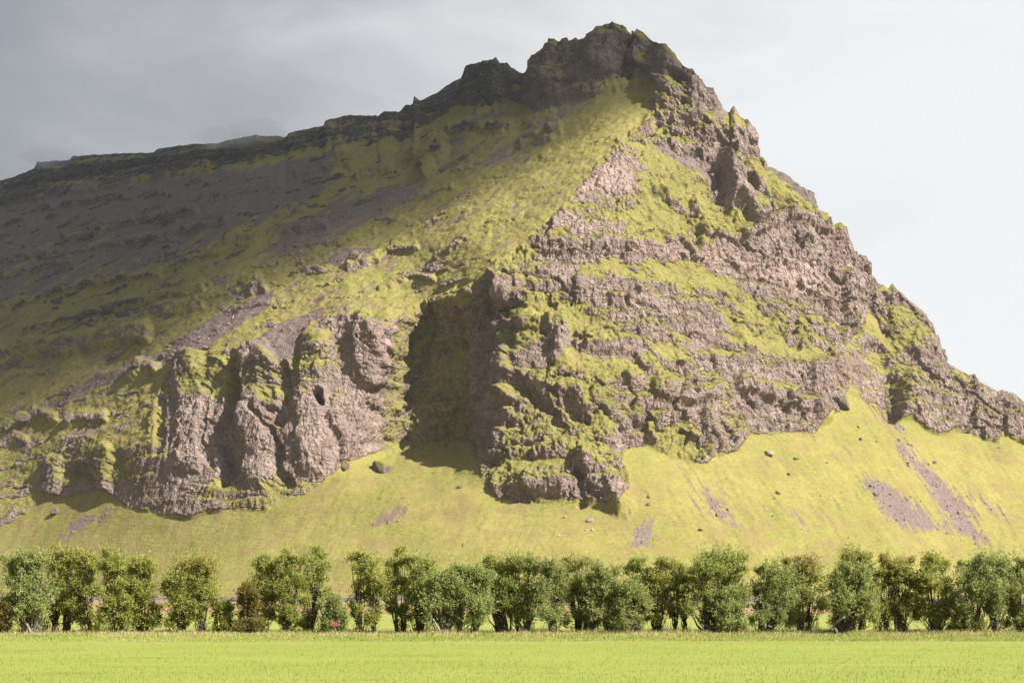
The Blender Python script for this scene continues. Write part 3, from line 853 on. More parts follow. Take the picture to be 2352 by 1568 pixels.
# ---------------------------------------------------------------- ridges that show behind the right shoulder
def back_ridge(sil, drop, dist, slope, mats, seed, rough):
    xs = np.linspace(sil[0][0], sil[-1][0], 300)
    a, b = np.array(sil, float).T
    yt = np.interp(xs, a, b) - rough * 4 * fbm(xs * 0.05, 0 * xs, 0 * xs, 4, 0.6, seed, True)
    n = 150
    ss = np.linspace(0, 1, n)[:, None]
    YY = yt[None, :] + drop * (1 - ss)
    XX = np.repeat(xs[None, :], n, 0)
    TT = (HY - YY) / F
    tn = math.tan(math.radians(slope))
    d = np.interp(xs, [sil[0][0], sil[-1][0]], dist)
    DD = d[None, :] * (tn - TT[:1]) / (tn - TT)
    Q = np.stack([(XX - CX) / F * DD, DD, EYE + TT * DD], -1)
    nn = normals(Q)
    q = [Q[..., k] for k in range(3)]
    dd = rough * (2.0 * fbm(q[0] / 12, q[1] / 12, q[2] / 25, 4, 0.6, seed + 5, True) + 1.2 * fbm(q[0] / 60, q[1] / 60, q[2] / 6, 3, 0.6, seed + 9)) + 0.3 * fbm(q[0] / 4, q[1] / 4, q[2] / 4, 3, 0.6, seed + 11)
    Q = Q + nn * dd[..., None]
    bkk = np.cumsum(np.linspace(1, 20, 30))[:, None]
    t = Q[-1]
    B = np.stack([t[None, :, 0] + 0 * bkk, t[None, :, 1] + bkk, np.maximum(t[None, :, 2] - 0.7 * bkk, -5)], -1)
    f = Q[0]
    Fr = np.stack([f[None, :, 0], f[None, :, 1] - 3, 0 * f[None, :, 2] - 5], -1)
    Q2 = np.concatenate([Fr, Q, B], 0)
    sh = Q2.shape[:2]
    nq = normals(Q2)[..., 2]
    fn = fbm(Q2[..., 0] / 5, Q2[..., 1] / 5, Q2[..., 2] / 5, 3, 0.6, seed + 15)
    rk = sstep(0.05, -0.05, nq - 0.68 - 0.15 * fn) * (1 if rough > 0.2 else 0)
    o = mesh_np('hill', Q2.reshape(-1, 3), grid_faces(*sh), MAT_MTN,
                {'rock': rk, 'scree': np.full(sh, mats[0]), 'dark': np.full(sh, mats[1]), 'pale': np.zeros(sh), 'lush': np.full(sh, 0.4)})
    return tag(o, kind='structure')


back_ridge([(1735, 375), (1766, 389), (1793, 399), (1802, 404), (1829, 427), (1850, 436), (1866, 446), (1873, 470), (1890, 520), (1920, 600)], 150, (760, 770), 55, (0.5, 0.45), 201, 0.8)
back_ridge([(2100, 800), (2168, 829), (2230, 864), (2295, 900), (2360, 936), (2500, 1010), (2640, 1080)], 110, (720, 760), 40, (0.95, 0.1), 221, 0.02)


# ---------------------------------------------------------------- the rain cloud that shades the left ridge (overhead, above the picture)
SHADE = [(-1100, 1200), (-300, 1010), (0, 945), (130, 900), (330, 826), (480, 768), (640, 708), (760, 650), (900, 572), (1050, 492), (1200, 405), (1330, 322), (1450, 255),
         (1530, 195), (1580, 215), (1640, 240), (1662, 262), (1640, 215), (1560, 150), (1470, 80), (1400, 60), (1270, 100), (1150, 150), (1000, 220), (800, 270), (500, 335), (200, 365), (0, 418), (-300, 490), (-1100, 690)]
HC = 640.0
pp = []
for a, b in SHADE:
    q = point_at(a, b)[0]
    pp.append(q[:2] + S[:2] / S[2] * (HC - q[2]))
pp = np.array(pp)
lo, hi = pp.min(0) - 130, pp.max(0) + np.array([130, 330])
gx, gy = np.meshgrid(np.arange(lo[0], hi[0], 9.0), np.arange(lo[1], hi[1], 9.0))
cv = np.zeros_like(gx)
for dy in range(0, 200, 20):
    cv = np.maximum(cv, in_poly(gx - 0.3 * dy, gy - dy, pp).astype(float))
cv = blur(cv, 5.5, 5.5)
cn = fbm(gx / 90, gy / 90, 0 * gx, 4, 0.6, 301)
cv = sstep(0.22, 0.80, cv + 0.22 * cn * (cv > 0.02))
cv[0] = cv[-1] = 0
cv[:, 0] = cv[:, -1] = 0
top = np.stack([gx, gy, HC + 6 + 70 * cv * (0.8 + 0.5 * cn)], -1)
bot = np.stack([gx, gy, HC - 10 * cv * (1 + cn)], -1)
ft = grid_faces(*gx.shape)
cm, t = new_mat('cloud')
al = t.math('MULTIPLY', t.attr('cover'), 0.75)
dfn = t.add('ShaderNodeBsdfDiffuse', {'Color': (0.85, 0.86, 0.88, 1)})
tr = t.add('ShaderNodeBsdfTransparent')
mx = t.add('ShaderNodeMixShader', {0: al, 1: tr.outputs[0], 2: dfn.outputs[0]})
t.add('ShaderNodeOutputMaterial', {0: mx.outputs[0]})
cl = mesh_np('cloud', np.concatenate([top.reshape(-1, 3), bot.reshape(-1, 3)]), np.concatenate([ft, ft[:, ::-1] + gx.size]), cm,
             {'cover': np.concatenate([cv.ravel(), cv.ravel()])})
tag(cl, kind='structure')


# ---------------------------------------------------------------- valley floor
def ground_material():
    m, t = new_mat('ground')
    g = t.add('ShaderNodeNewGeometry').outputs['Position']
    sp = t.add('ShaderNodeSeparateXYZ', {0: g})
    y = t.math('ADD', sp.outputs[1], t.math('MULTIPLY', t.math('SUBTRACT', t.noise(g, 0.05, 4), 0.5), 24))
    n = t.noise(g, 0.4, 5, 0.65)
    n2 = t.noise(t.scaled(g, (0.15, 1, 1)), 0.12, 4, 0.6)
    past = t.mix(t.ramp(n, 0.35, 0.65), (0.150, 0.150, 0.042), (0.235, 0.200, 0.075))
    ocher = t.mix(t.ramp(n, 0.35, 0.65), (0.200, 0.150, 0.065), (0.290, 0.215, 0.105))
    ocher = t.mix(t.ramp(n2, 0.5, 0.62), ocher, (0.260, 0.120, 0.085))
    c = t.mix(t.ramp(y, 180, 215), ocher, past)
    near = t.mix(t.ramp(n, 0.35, 0.65), (0.190, 0.205, 0.052), (0.270, 0.240, 0.092))
    c = t.mix(t.ramp(y, 100, 70), c, near)
    finish(t, c, 0.95, n, 0.5, 0.15, 0.05)
    return m


gr = mesh_np('ground', [(-2500, -600, 0), (2500, -600, 0), (2500, 3200, 0), (-2500, 3200, 0)], [(0, 1, 2, 3)], ground_material())
tag(gr, kind='structure')


def meadow_material(name, a, b, c2, sc):
    m, t = new_mat(name)
    g = t.add('ShaderNodeNewGeometry').outputs['Position']
    n = t.noise(t.scaled(g, (0.45, 1, 1)), 0.25 * sc, 5, 0.6)
    n2 = t.noise(g, 9 * sc, 4, 0.7)
    n3 = t.noise(t.scaled(g, (0.3, 1, 1)), 0.8 * sc, 4, 0.6)
    c = t.mix(t.ramp(n, 0.38, 0.62), a, b)
    c = t.mix(t.math('MULTIPLY', t.ramp(n2, 0.35, 0.7), 0.5), c, c2)
    c = t.mix(t.math('MULTIPLY', t.ramp(n3, 0.54, 0.70), 0.50), c, (a[0] * 0.6, a[1] * 0.75, a[2] * 0.6))
    finish(t, c, 0.9, n2, 0.3, 0.03, 0.1)
    return m


def sheet(name, y0, y1, x0, x1, z, mat, wob):
    n = 160
    xs = np.linspace(x0, x1, n)
    e0 = y0 + wob * fbm(xs / 9, 0 * xs + y0, 0 * xs, 3, 0.6, 401)
    e1 = y1 + wob * fbm(xs / 9, 0 * xs + y1, 0 * xs, 3, 0.6, 402)
    v = np.stack([np.stack([xs, e0, 0 * xs + z], -1), np.stack([xs, e1, 0 * xs + z], -1)])
    o = mesh_np(name, v.reshape(-1, 3), grid_faces(2, n), mat)
    return tag(o, kind='structure')


LAWN = meadow_material('lawn', (0.174, 0.208, 0.038), (0.203, 0.228, 0.047), (0.236, 0.242, 0.066), 1.0)
sheet('lawn', -40, 51.6, -150, 150, 0.004, LAWN, 0.9)
sheet('field', 67, 121, -190, 190, 0.004, meadow_material('field', (0.195, 0.220, 0.048), (0.235, 0.240, 0.064), (0.255, 0.250, 0.080), 0.5), 3.0)

# the road on its low embankment, seen between the trees
rx = np.linspace(-420, 420, 85)
ry = 262 - 0.075 * rx + 0.00004 * rx * rx
rz = 1.02 - 0.0012 * rx
prof = [(-14, None, 0.0), (-6.5, -0.62, 1), (-4.2, -0.50, 1), (-3.4, 0.0, 1), (3.4, 0.03, 1), (4.6, -0.3, 1), (14, None, 0)]
ea = [(-14, None), (-7.0, -0.66), (-4.4, -0.56), (-4.0, -0.60)]
am, t = new_mat('asphalt')
g = t.add('ShaderNodeNewGeometry').outputs['Position']
n = t.noise(g, 1.5, 4)
finish(t, t.mix(n, (0.075, 0.068, 0.082), (0.125, 0.115, 0.13)), 0.9, n, 0.3, 0.05)


def strip(name, pf, mat):
    rows = []
    for off, dz in pf:
        zz_ = np.full(rx.shape, -0.3) if dz is None else np.maximum(rz + dz, 0.02)
        rows.append(np.stack([rx, ry + off, zz_], -1))
    o = mesh_np(name, np.concatenate(rows), grid_faces(len(rows), len(rx)), mat)
    return tag(o, kind='structure')


em, t = new_mat('verge_grass')
g = t.add('ShaderNodeNewGeometry').outputs['Position']
n = t.noise(t.scaled(g, (0.3, 1, 1)), 0.5, 5, 0.65)
c = t.mix(t.ramp(n, 0.35, 0.65), (0.190, 0.165, 0.065), (0.290, 0.225, 0.115))
finish(t, t.mix(t.ramp(t.noise(t.scaled(g, (0.2, 1, 1)), 0.2, 3), 0.52, 0.62), c, (0.27, 0.14, 0.10)), 0.95, n, 0.5, 0.1, 0.05)
strip('embankment', [(-16, None), (-7.5, -0.58), (-4.6, -0.50), (-4.4, -0.62)], em)
strip('road', [(-4.5, -0.60), (-4.4, -0.46), (-3.6, -0.02), (3.6, 0.02), (3.62, -0.6)], am)
strip('embankment', [(3.61, -0.62), (3.9, 0.05), (5.5, 0.05), (18, None)], em)


# ---------------------------------------------------------------- leaves and trees
def leaf_material(name, a, b, tip, dead):
    m, t = new_mat(name)
    v = t.attr('vary')
    rd = t.attr('red')
    c = t.mix(v, a, b)
    c = t.mix(t.ramp(v, 0.86, 0.98), c, dead)
    c = t.mix(rd, c, tip)
    p = t.add('ShaderNodeBsdfPrincipled', {'Base Color': c, 'Roughness': 0.5, 'Specular IOR Level': 0.3})
    tl = t.add('ShaderNodeBsdfTranslucent', {'Color': c})
    mx = t.add('ShaderNodeMixShader', {0: 0.55, 1: p.outputs[0], 2: tl.outputs[0]})
    t.add('ShaderNodeOutputMaterial', {0: mx.outputs[0]})
    return m


LEAF = {'silver': leaf_material('silver_leaf', (0.205, 0.245, 0.070), (0.410, 0.440, 0.155), (0.34, 0.25, 0.10), (0.52, 0.52, 0.28)),
        'olive': leaf_material('olive_leaf', (0.215, 0.240, 0.048), (0.440, 0.440, 0.115), (0.46, 0.22, 0.12), (0.60, 0.50, 0.18)),
        'green': leaf_material('green_leaf', (0.205, 0.245, 0.056), (0.420, 0.440, 0.125), (0.42, 0.25, 0.12), (0.56, 0.52, 0.22)),
        'gold': leaf_material('gold_leaf', (0.140, 0.125, 0.032), (0.310, 0.250, 0.070), (0.34, 0.20, 0.06), (0.42, 0.32, 0.09))}


def bark_material(name, a, b):
    m, t = new_mat(name)
    g = t.add('ShaderNodeNewGeometry').outputs['Position']
    n = t.noise(t.scaled(g, (1, 1, 0.25)), 22, 4, 0.6)
    finish(t, t.mix(t.ramp(n, 0.35, 0.65), a, b), 0.85, n, 0.5, 0.01)
    return m


BARK = bark_material('bark', (0.045, 0.036, 0.028), (0.11, 0.085, 0.066))
BARKP = bark_material('pale_bark', (0.13, 0.11, 0.09), (0.30, 0.26, 0.22))


def tube(path, rad, sides=5):
    path = np.asarray(path, float)
    n = len(path)
    tg = np.gradient(path, axis=0)
    tg /= np.linalg.norm(tg, axis=1, keepdims=True) + 1e-9
    ref = np.where(np.abs(tg[:, 2:3]) > 0.9, np.array([[1.0, 0, 0]]), np.array([[0, 0, 1.0]]))
    a = np.cross(tg, ref)
    a /= np.linalg.norm(a, axis=1, keepdims=True) + 1e-9
    b = np.cross(tg, a)
    an = np.linspace(0, 2 * np.pi, sides, endpoint=False)
    v = path[:, None, :] + np.asarray(rad)[:, None, None] * (np.cos(an)[None, :, None] * a[:, None, :] + np.sin(an)[None, :, None] * b[:, None, :])
    i = np.arange(n * sides).reshape(n, sides)
    j = np.roll(i, -1, 1)
    f = np.stack([i[:-1], j[:-1], j[1:], i[1:]], -1).reshape(-1, 4)
    return v.reshape(-1, 3), f


def leaves_mesh(pos, axis, rs, L, W, face_to=None):
    n = len(pos)
    ax = axis + rs.normal(size=(n, 3)) * 0.7
    ax /= np.linalg.norm(ax, axis=1, keepdims=True)
    sd = np.cross(ax, rs.normal(size=(n, 3)) + np.array([0, -0.3, 0.8]))
    sd /= np.linalg.norm(sd, axis=1, keepdims=True) + 1e-9
    l = (L * rs.uniform(0.6, 1.25, n))[:, None]
    w_ = (W * rs.uniform(0.6, 1.25, n))[:, None]
    if face_to is not None:      # leaves turn their blades to the light
        nn_ = face_to + rs.normal(size=(n, 3)) * 0.55
        sd = np.cross(nn_, ax)
        sd /= np.linalg.norm(sd, axis=1, keepdims=True) + 1e-9
    v = np.stack([pos, pos + ax * l * 0.45 + sd * w_ * 0.5, pos + ax * l, pos + ax * l * 0.45 - sd * w_ * 0.5], 1)
    return v.reshape(-1, 3), np.arange(n * 4).reshape(n, 4)


K = 61.0 / 3333.0      # metres per source pixel at 61 m


def willow(seed, cx, top, width, bases, low, tone, label, d=61.0, red=0.0, lean=0.0, dens=1.0, pale=False, bush=0.0, name='willow_tree', group='willows in the row along the field', cat='tree'):
    """cx, top, width, bases: survey numbers (source pixels); low: where the crown starts (0 ground .. 1 top)"""
    rs = np.random.RandomState(seed)
    k = d / 3333.0
    low *= 0.62
    bush = min(1.0, bush + 0.25)
    X = (cx - 1200) * k
    H = (1490 - top) * k * (61.0 / d) ** 0.0
    Wd = width * k * (1.16 + 0.10 * (cx > 1000))
    by = np.mean(bases)
    B0 = np.array([(by - 1200) * k, d, 0.0])
    root = empty(name, B0)
    tag(root, label, cat, group)
    tv, tf, off = [], [], 0
    lp, la, lr = [], [], []
    nl = int(np.clip(round(11 + Wd * 5.0), 11, 26))
    lobes = []
    for q in range(nl):
        f = (q + 0.5) / nl
        zc = H * (low + (0.90 - low) * f ** 0.85)
        zc += rs.uniform(-0.09, 0.06) * H
        prof_ = 1.0 - 0.45 * max(0, (f - 0.55) / 0.45) ** 1.5
        xo = (((q * 0.618 + rs.uniform(-0.2, 0.2)) % 1.0) * 2 - 1) * Wd * 0.37 * prof_
        yo = rs.uniform(-1, 1) * Wd * 0.26 * prof_
        r_ = Wd * rs.uniform(0.13, 0.24) * (0.8 + 0.3 * prof_)
        r_ = min(max(r_, 0.22), 0.52)
        lobes.append((np.array([X - B0[0] + xo, yo, min(zc, H - 0.75 * r_)]), r_))
    for q in range(rs.randint(2, 5)):
        xo = rs.uniform(-0.42, 0.42) * Wd
        r_ = rs.uniform(0.15, 0.24)
        lobes.append((np.array([X - B0[0] + xo, rs.uniform(-0.2, 0.2) * Wd, H * rs.uniform(0.80, 1.02) - r_ - 0.25 * H * (xo / Wd) ** 2]), r_))
    if bush > 0:
        for q in range(int(5 * bush) + 1):
            lobes.append((np.array([rs.uniform(-0.3, 0.3) * Wd * bush, rs.uniform(-0.25, 0.25), rs.uniform(0.12, low * 0.9 + 0.12) * H]), rs.uniform(0.22, 0.36)))
    stems = []
    for b in bases:
        for q in range(max(1, int(round(5 / len(bases))))):
            stems.append(((b - 1200) * k - B0[0] + rs.uniform(-0.10, 0.10), rs.uniform(-0.15, 0.15)))
    for (c, r_) in lobes:
        sx_, sy_ = min(stems, key=lambda p: abs(p[0] - c[0]) + rs.uniform(0, 0.5))
        p0 = np.array([sx_, sy_, -0.05])
        p1 = p0 + np.array([(c[0] - sx_) * (0.35 + 0.4 * lean) + rs.uniform(-0.12, 0.12), (c[1] - sy_) * 0.35, c[2] * rs.uniform(0.35, 0.5)])
        tq = np.linspace(0, 1, 9)[:, None]
        path = (1 - tq) ** 2 * p0 + 2 * tq * (1 - tq) * p1 + tq ** 2 * (c + np.array([0, 0, r_ * 0.5]))
        path[1:-1] += rs.normal(size=(7, 3)) * 0.025
        r0 = rs.uniform(0.020, 0.040) * (1.0 + 0.25 * H / 3.5) * (1.5 if lean else 1)
        v, f_ = tube(path, np.linspace(r0, 0.007, 9))
        tv.append(v)
        tf.append(f_ + off)
        off += len(v)
        nt = int(30 * dens * (r_ / 0.4) ** 1.3) + 7
        for q in range(nt):
            dr = rs.normal(size=3) * np.array([1, 1, 0.9]) + np.array([0, 0, 0.8])
            dr /= np.linalg.norm(dr)
            st = c + rs.normal(size=3) * r_ * 0.16
            ln = r_ * (0.45 + 1.15 * rs.uniform() ** 1.6)
            nlf = int(rs.uniform(13, 22))
            tt_ = rs.uniform(0.15, 1.0, nlf)[:, None]
            bend = np.array([0, 0, 0.22 * ln])
            ps = st + dr * ln * tt_ + bend * tt_ ** 2 + rs.normal(size=(nlf, 3)) * 0.05
            lp.append(ps)
            la.append(np.repeat((dr + np.array([0, 0, 0.3]))[None, :], nlf, 0))
            hz = np.clip((ps[:, 2] / H - 0.72) / 0.2, 0, 1)
            lr.append(hz * red * 0.6 * rs.uniform(0, 1))
            if q % 4 == 0:
                v, f_ = tube(np.stack([st, st + dr * ln * 0.5 + bend * 0.25, st + dr * ln * 1.03 + bend]), [0.008, 0.005, 0.003], 3)
                tv.append(v)
                tf.append(f_ + off)
                off += len(v)
    # bare shoots at the foot
    for q in range(int(6 + 5 * Wd)):
        p0 = np.array([rs.choice(bases) * k - 1200 * k - B0[0] + rs.uniform(-0.3, 0.3), rs.uniform(-0.2, 0.2), -0.03])
        hh = rs.uniform(0.3, 0.9)
        p2 = p0 + np.array([rs.uniform(-0.3, 0.3), rs.uniform(-0.2, 0.2), hh])
        v, f_ = tube(np.stack([p0, 0.5 * (p0 + p2) + rs.normal(size=3) * 0.03, p2]), [0.010, 0.007, 0.003], 4)
        tv.append(v)
        tf.append(f_ + off)
        off += len(v)
        nn_ = rs.randint(6, 26)
        if rs.uniform() < 0.35 + bush:
            tt_ = rs.uniform(0.2, 1.0, nn_)[:, None]
            lp.append(p0 + (p2 - p0) * tt_ + rs.normal(size=(nn_, 3)) * 0.05)
            la.append(np.repeat((p2 - p0)[None, :], nn_, 0))
            lr.append(np.zeros(nn_))
    pos_, ax_, rd_ = np.concatenate(lp), np.concatenate(la), np.concatenate(lr)
    ok = (pos_[:, 2] > 0.03)
    pos_, ax_, rd_ = pos_[ok], ax_[ok], rd_[ok]
    v, f_ = leaves_mesh(pos_, ax_, rs, 0.105, 0.054, S * 0.9 + np.array([0, 0, 0.25]))
    vary = np.clip(rs.normal(0.42, 0.24, len(pos_)), 0, 1)
    mesh_np('crown', v, f_, LEAF[tone], {'vary': np.repeat(vary, 4), 'red': np.repeat(rd_, 4)}, smooth=False, parent=root)
    mesh_np('trunk', np.concatenate(tv), np.concatenate(tf), BARKP if pale else BARK, parent=root)
    return root


W = willow
W(1, 12, 1395, 60, [8], 0.05, 'gold', 'low yellowish willow bush cut off by the left edge of the picture', 59.5, dens=0.7, bush=0.4)
T2 = W(2, 58, 1297, 118, [62, 78], 0.36, 'silver', 'silver green willow on a pale leaning trunk, nearest the left end', 59.5, pale=True, lean=0.6)
W(3, 130, 1282, 84, [108, 128], 0.22, 'olive', 'tall dark olive willow with brown tips behind the silver one at the left end', 61.5, red=0.5, bush=0.5)
W(4, 186, 1284, 84, [152, 208], 0.24, 'olive', 'olive willow with one twig spire on top, in the joined pair at the left', 61.5, red=0.4, bush=0.5)
W(5, 263, 1294, 92, [265, 280], 0.16, 'olive', 'full olive willow leafy to the ground, left half of the widest left clump', 60.5, bush=1.0)
W(6, 328, 1302, 88, [325, 340], 0.16, 'olive', 'dense olive willow with black shade at its foot, just left of the first gap', 61, bush=1.0)
W(7, 446, 1308, 138, [425, 472], 0.26, 'olive', 'rounded willow with russet top standing alone between the first two gaps', 61, red=0.7, bush=0.4)
W(8, 522, 1412, 42, [520], 0.10, 'olive', 'small dark shrub beside the road view, right of the russet topped willow', 61, dens=0.8, bush=0.4, group='low shrubs among the willows', cat='shrub', name='shrub')
W(9, 582, 1366, 66, [580, 600], 0.12, 'gold', 'low golden brown willow spreading left from the tall ragged clump', 60.5, bush=1.0, red=0.2)
W(10, 616, 1296, 78, [612], 0.20, 'olive', 'slim olive willow rising behind the golden brown low one', 61.5, bush=0.5)
W(11, 683, 1292, 74, [670], 0.24, 'olive', 'olive willow on a dark forked trunk in the middle of the tall ragged clump', 61, bush=0.2)
W(12, 741, 1281, 68, [715, 725], 0.22, 'green', 'tallest willow of the ragged clump, with a pointed crown at its right', 61.5, bush=0.3)
W(13, 778, 1402, 62, [755, 780], 0.08, 'silver', 'grey leaved low shrub with a pink flower, at the edge of the second gap', 60.5, dens=0.75, bush=0.6, group='low shrubs among the willows', cat='shrub', name='shrub')
W(14, 858, 1300, 92, [846, 878], 0.34, 'olive', 'yellow green willow on two bushy stems, first one right of the road gap', 61, bush=0.5)
W(15, 932, 1289, 64, [928, 945], 0.32, 'olive', 'narrow tall olive willow with a domed top, second from the road gap', 61.5, red=0.4, bush=0.3)
W(16, 986, 1302, 76, [984], 0.34, 'green', 'green willow on one short shaded stem beside a slanting bare branch', 61, bush=0.3)
T17 = W(17, 1048, 1326, 96, [1034, 1046], 0.30, 'silver', 'silver green willow with a long trunk leaning left, lower than its neighbours', 60, lean=0.7)
W(18, 1110, 1324, 92, [1072, 1112], 0.28, 'silver', 'silver willow above a dense dark bush at its foot', 60, bush=0.7)
T19 = W(19, 1164, 1303, 70, [1172, 1192], 0.50, 'olive', 'high crowned willow on long bare trunks slanting to the left', 61.5, lean=0.8)
T20 = W(20, 1222, 1296, 92, [1218, 1236], 0.34, 'green', 'willow with a white curved branch lying at its foot', 61, bush=0.3)
W(21, 1290, 1316, 86, [1296], 0.30, 'silver', 'silver green willow fanning out from a single base, near the middle of the row', 60.5)
W(22, 1357, 1309, 78, [1358, 1368], 0.26, 'green', 'willow with a russet top and many thin stems near the middle of the row', 61.5, red=0.8)
W(23, 1418, 1326, 96, [1390, 1428], 0.22, 'silver', 'bushy willow on crooked spreading stems below a faint red tip', 60.5, red=0.4, bush=0.3)
W(24, 1480, 1372, 84, [1440, 1475], 0.18, 'silver', 'low silver willow bulging in front of a taller spire', 59.8, bush=0.4)
W(25, 1486, 1305, 60, [1492], 0.42, 'green', 'slender spire shaped willow with a clear outline behind the low silver one', 61.8)
W(26, 1548, 1315, 66, [1540], 0.34, 'olive', 'slim upright willow with stems fanned like a vase beside the spire', 61.5, red=0.3)
W(27, 1600, 1328, 60, [1580, 1606], 0.42, 'olive', 'thin willow on bare black stems tucked beside the big round one', 61.8)
T28 = W(28, 1676, 1287, 148, [1662], 0.34, 'green', 'biggest round willow, on a trunk forked like open arms', 60.8, lean=0.5)
W(29, 1716, 1372, 62, [1708], 0.08, 'silver', 'silver bush leafy to the ground under the right side of the biggest willow', 59.8, bush=0.5)
W(30, 1810, 1325, 98, [1782, 1800], 0.18, 'silver', 'silver willow leafy down to its base, first one right of the white post', 60.3, bush=0.7)
W(31, 1884, 1305, 100, [1880, 1895], 0.26, 'olive', 'brown tinged willow with dark red tips beside the leafy silver one', 61.5, red=1.0, bush=0.3)
T32 = W(32, 1992, 1320, 104, [1962], 0.36, 'silver', 'bright silver willow standing forward on a crooked trunk leaning right', 59.6, lean=0.9)
W(33, 2004, 1297, 96, [1998, 2015], 0.34, 'olive', 'olive willow rising behind the bright silver leaning one', 62, red=0.4, bush=0.3)
W(34, 2068, 1306, 62, [2060, 2078], 0.34, 'olive', 'narrow dark stemmed willow between the leaning silver one and the russet one', 61.6, red=0.4, bush=0.2)
W(35, 2122, 1298, 68, [2104, 2112], 0.30, 'olive', 'russet and gold tipped willow with dark open stems at the right', 61.5, red=0.9, bush=0.3)
W(36, 2194, 1308, 92, [2190, 2200], 0.24, 'olive', 'broad olive willow just left of the last gap', 61.2, bush=0.4)
W(37, 2262, 1446, 64, [2250, 2275], 0.06, 'olive', 'dark knee high bush in the last gap before the right end', 60.5, dens=0.9, bush=0.7, group='low shrubs among the willows', cat='shrub', name='shrub')
T38 = W(38, 2306, 1303, 122, [2290, 2335], 0.34, 'silver', 'silver green willow with a thick trunk lying over to the right, near the right end', 60.5, lean=0.9)
W(39, 2396, 1308, 84, [2392], 0.14, 'green', 'green willow cut off by the right edge of the picture', 60.5, bush=0.7)
W(40, 538, 1478, 26, [538], 0.1, 'green', 'tiny round bush in the ochre grass beneath the road', 110.0, dens=0.5, group='low shrubs among the willows', cat='shrub', name='shrub')


def limb(root, pts, r0, r1, mat, d):
    k = d / 3333.0
    p = np.array([((a - 1200) * k - root.location.x, -0.3, (1491 - b) * k - 0.04) for a, b in pts])
    tq = np.linspace(0, len(p) - 1, 4 * len(p))
    p = np.stack([np.interp(tq, np.arange(len(p)), p[:, q]) for q in range(3)], -1)
    for _ in range(2):
        p[1:-1] = 0.25 * p[:-2] + 0.5 * p[1:-1] + 0.25 * p[2:]
    v, f_ = tube(p, np.linspace(r0, r1, len(p)), 7)
    mesh_np('limb', v, f_, mat, parent=root)


limb(T2, [(82, 1492), (70, 1464), (54, 1442), (42, 1420)], 0.060, 0.03, BARKP, 59.5)
limb(T17, [(1034, 1484), (1018, 1456), (1000, 1430), (992, 1412)], 0.055, 0.025, BARKP, 60)
limb(T19, [(1172, 1488), (1160, 1450), (1150, 1400), (1146, 1370)], 0.045, 0.02, BARK, 61.5)
limb(T19, [(1188, 1488), (1178, 1440), (1163, 1395)], 0.045, 0.02, BARK, 61.5)
limb(T20, [(1214, 1468), (1224, 1476), (1238, 1475), (1250, 1460)], 0.028, 0.014, BARKP, 61)
limb(T28, [(1662, 1490), (1661, 1472), (1640, 1462), (1620, 1435), (1610, 1410)], 0.075, 0.025, BARKP, 60.8)
limb(T28, [(1661, 1474), (1680, 1470), (1685, 1452), (1678, 1436)], 0.050, 0.02, BARKP, 60.8)
limb(T32, [(1962, 1490), (1952, 1472), (1948, 1466), (1972, 1448), (1990, 1440)], 0.065, 0.03, BARKP, 59.6)
limb(T38, [(2292, 1493), (2310, 1476), (2322, 1456), (2332, 1438)], 0.070, 0.03, BARK, 60.5)


# ---------------------------------------------------------------- rough grass, lawn blades, flowers
def blade_material(name, a, b, c3):
    m, t = new_mat(name)
    v = t.attr('vary')
    c = t.mix(t.ramp(v, 0.0, 0.7), a, b)
    c = t.mix(t.ramp(v, 0.72, 0.95), c, c3)
    p = t.add('ShaderNodeBsdfPrincipled', {'Base Color': c, 'Roughness': 0.6, 'Specular IOR Level': 0.25})
    tl = t.add('ShaderNodeBsdfTranslucent', {'Color': c})
    mx = t.add('ShaderNodeMixShader', {0: 0.3, 1: p.outputs[0], 2: tl.outputs[0]})
    t.add('ShaderNodeOutputMaterial', {0: mx.outputs[0]})
    return m


def blades(name, n, ysamp, xspan, hf, wid, mat, seed, vf):
    rs = np.random.RandomState(seed)
    y_ = ysamp(rs, n)
    x_ = rs.uniform(-1, 1, n) * xspan(y_)
    h = hf(x_, y_, rs)
    a = rs.uniform(0, 2 * np.pi, n)
    p = np.stack([x_, y_, np.zeros(n)], -1)
    sd = np.stack([np.cos(a), np.sin(a), 0 * a], -1) * (wid * rs.uniform(0.6, 1.4, n))[:, None]
    tip = p + np.stack([rs.normal(size=n) * h * 0.35, rs.normal(size=n) * h * 0.35, h], -1)
    v = np.stack([p - sd, p + sd, tip], 1).reshape(-1, 3)
    o = mesh_np(name, v, np.arange(n * 3).reshape(n, 3), mat, {'vary': np.repeat(np.clip(vf(x_, y_, rs), 0, 1), 3)}, smooth=False)
    return tag(o, kind='stuff')


BL = blade_material('lawn_blade', (0.194, 0.230, 0.040), (0.224, 0.246, 0.048), (0.258, 0.266, 0.068))
blades('grass', 26000, lambda r_, n: 1 / r_.uniform(1 / 52.0, 1 / 25.5, n), lambda y_: 0.40 * y_ + 1.0,
       lambda x_, y_, r_: r_.uniform(0.025, 0.07, len(x_)) * (1 + 0.8 * sstep(0.25, 0.5, fbm(x_ / 3, y_ / 1.2, 0 * x_, 3, 0.6, 501))), 0.007, BL, 11,
       lambda x_, y_, r_: r_.normal(0.5, 0.15, len(x_)) + 0.45 * fbm(x_ / 5, y_ / 2, 0 * x_, 3, 0.6, 503) - 0.5 * sstep(0.25, 0.5, fbm(x_ / 3, y_ / 1.2, 0 * x_, 3, 0.6, 501)))
RG = blade_material('rough_blade', (0.225, 0.285, 0.056), (0.330, 0.320, 0.100), (0.450, 0.350, 0.205))
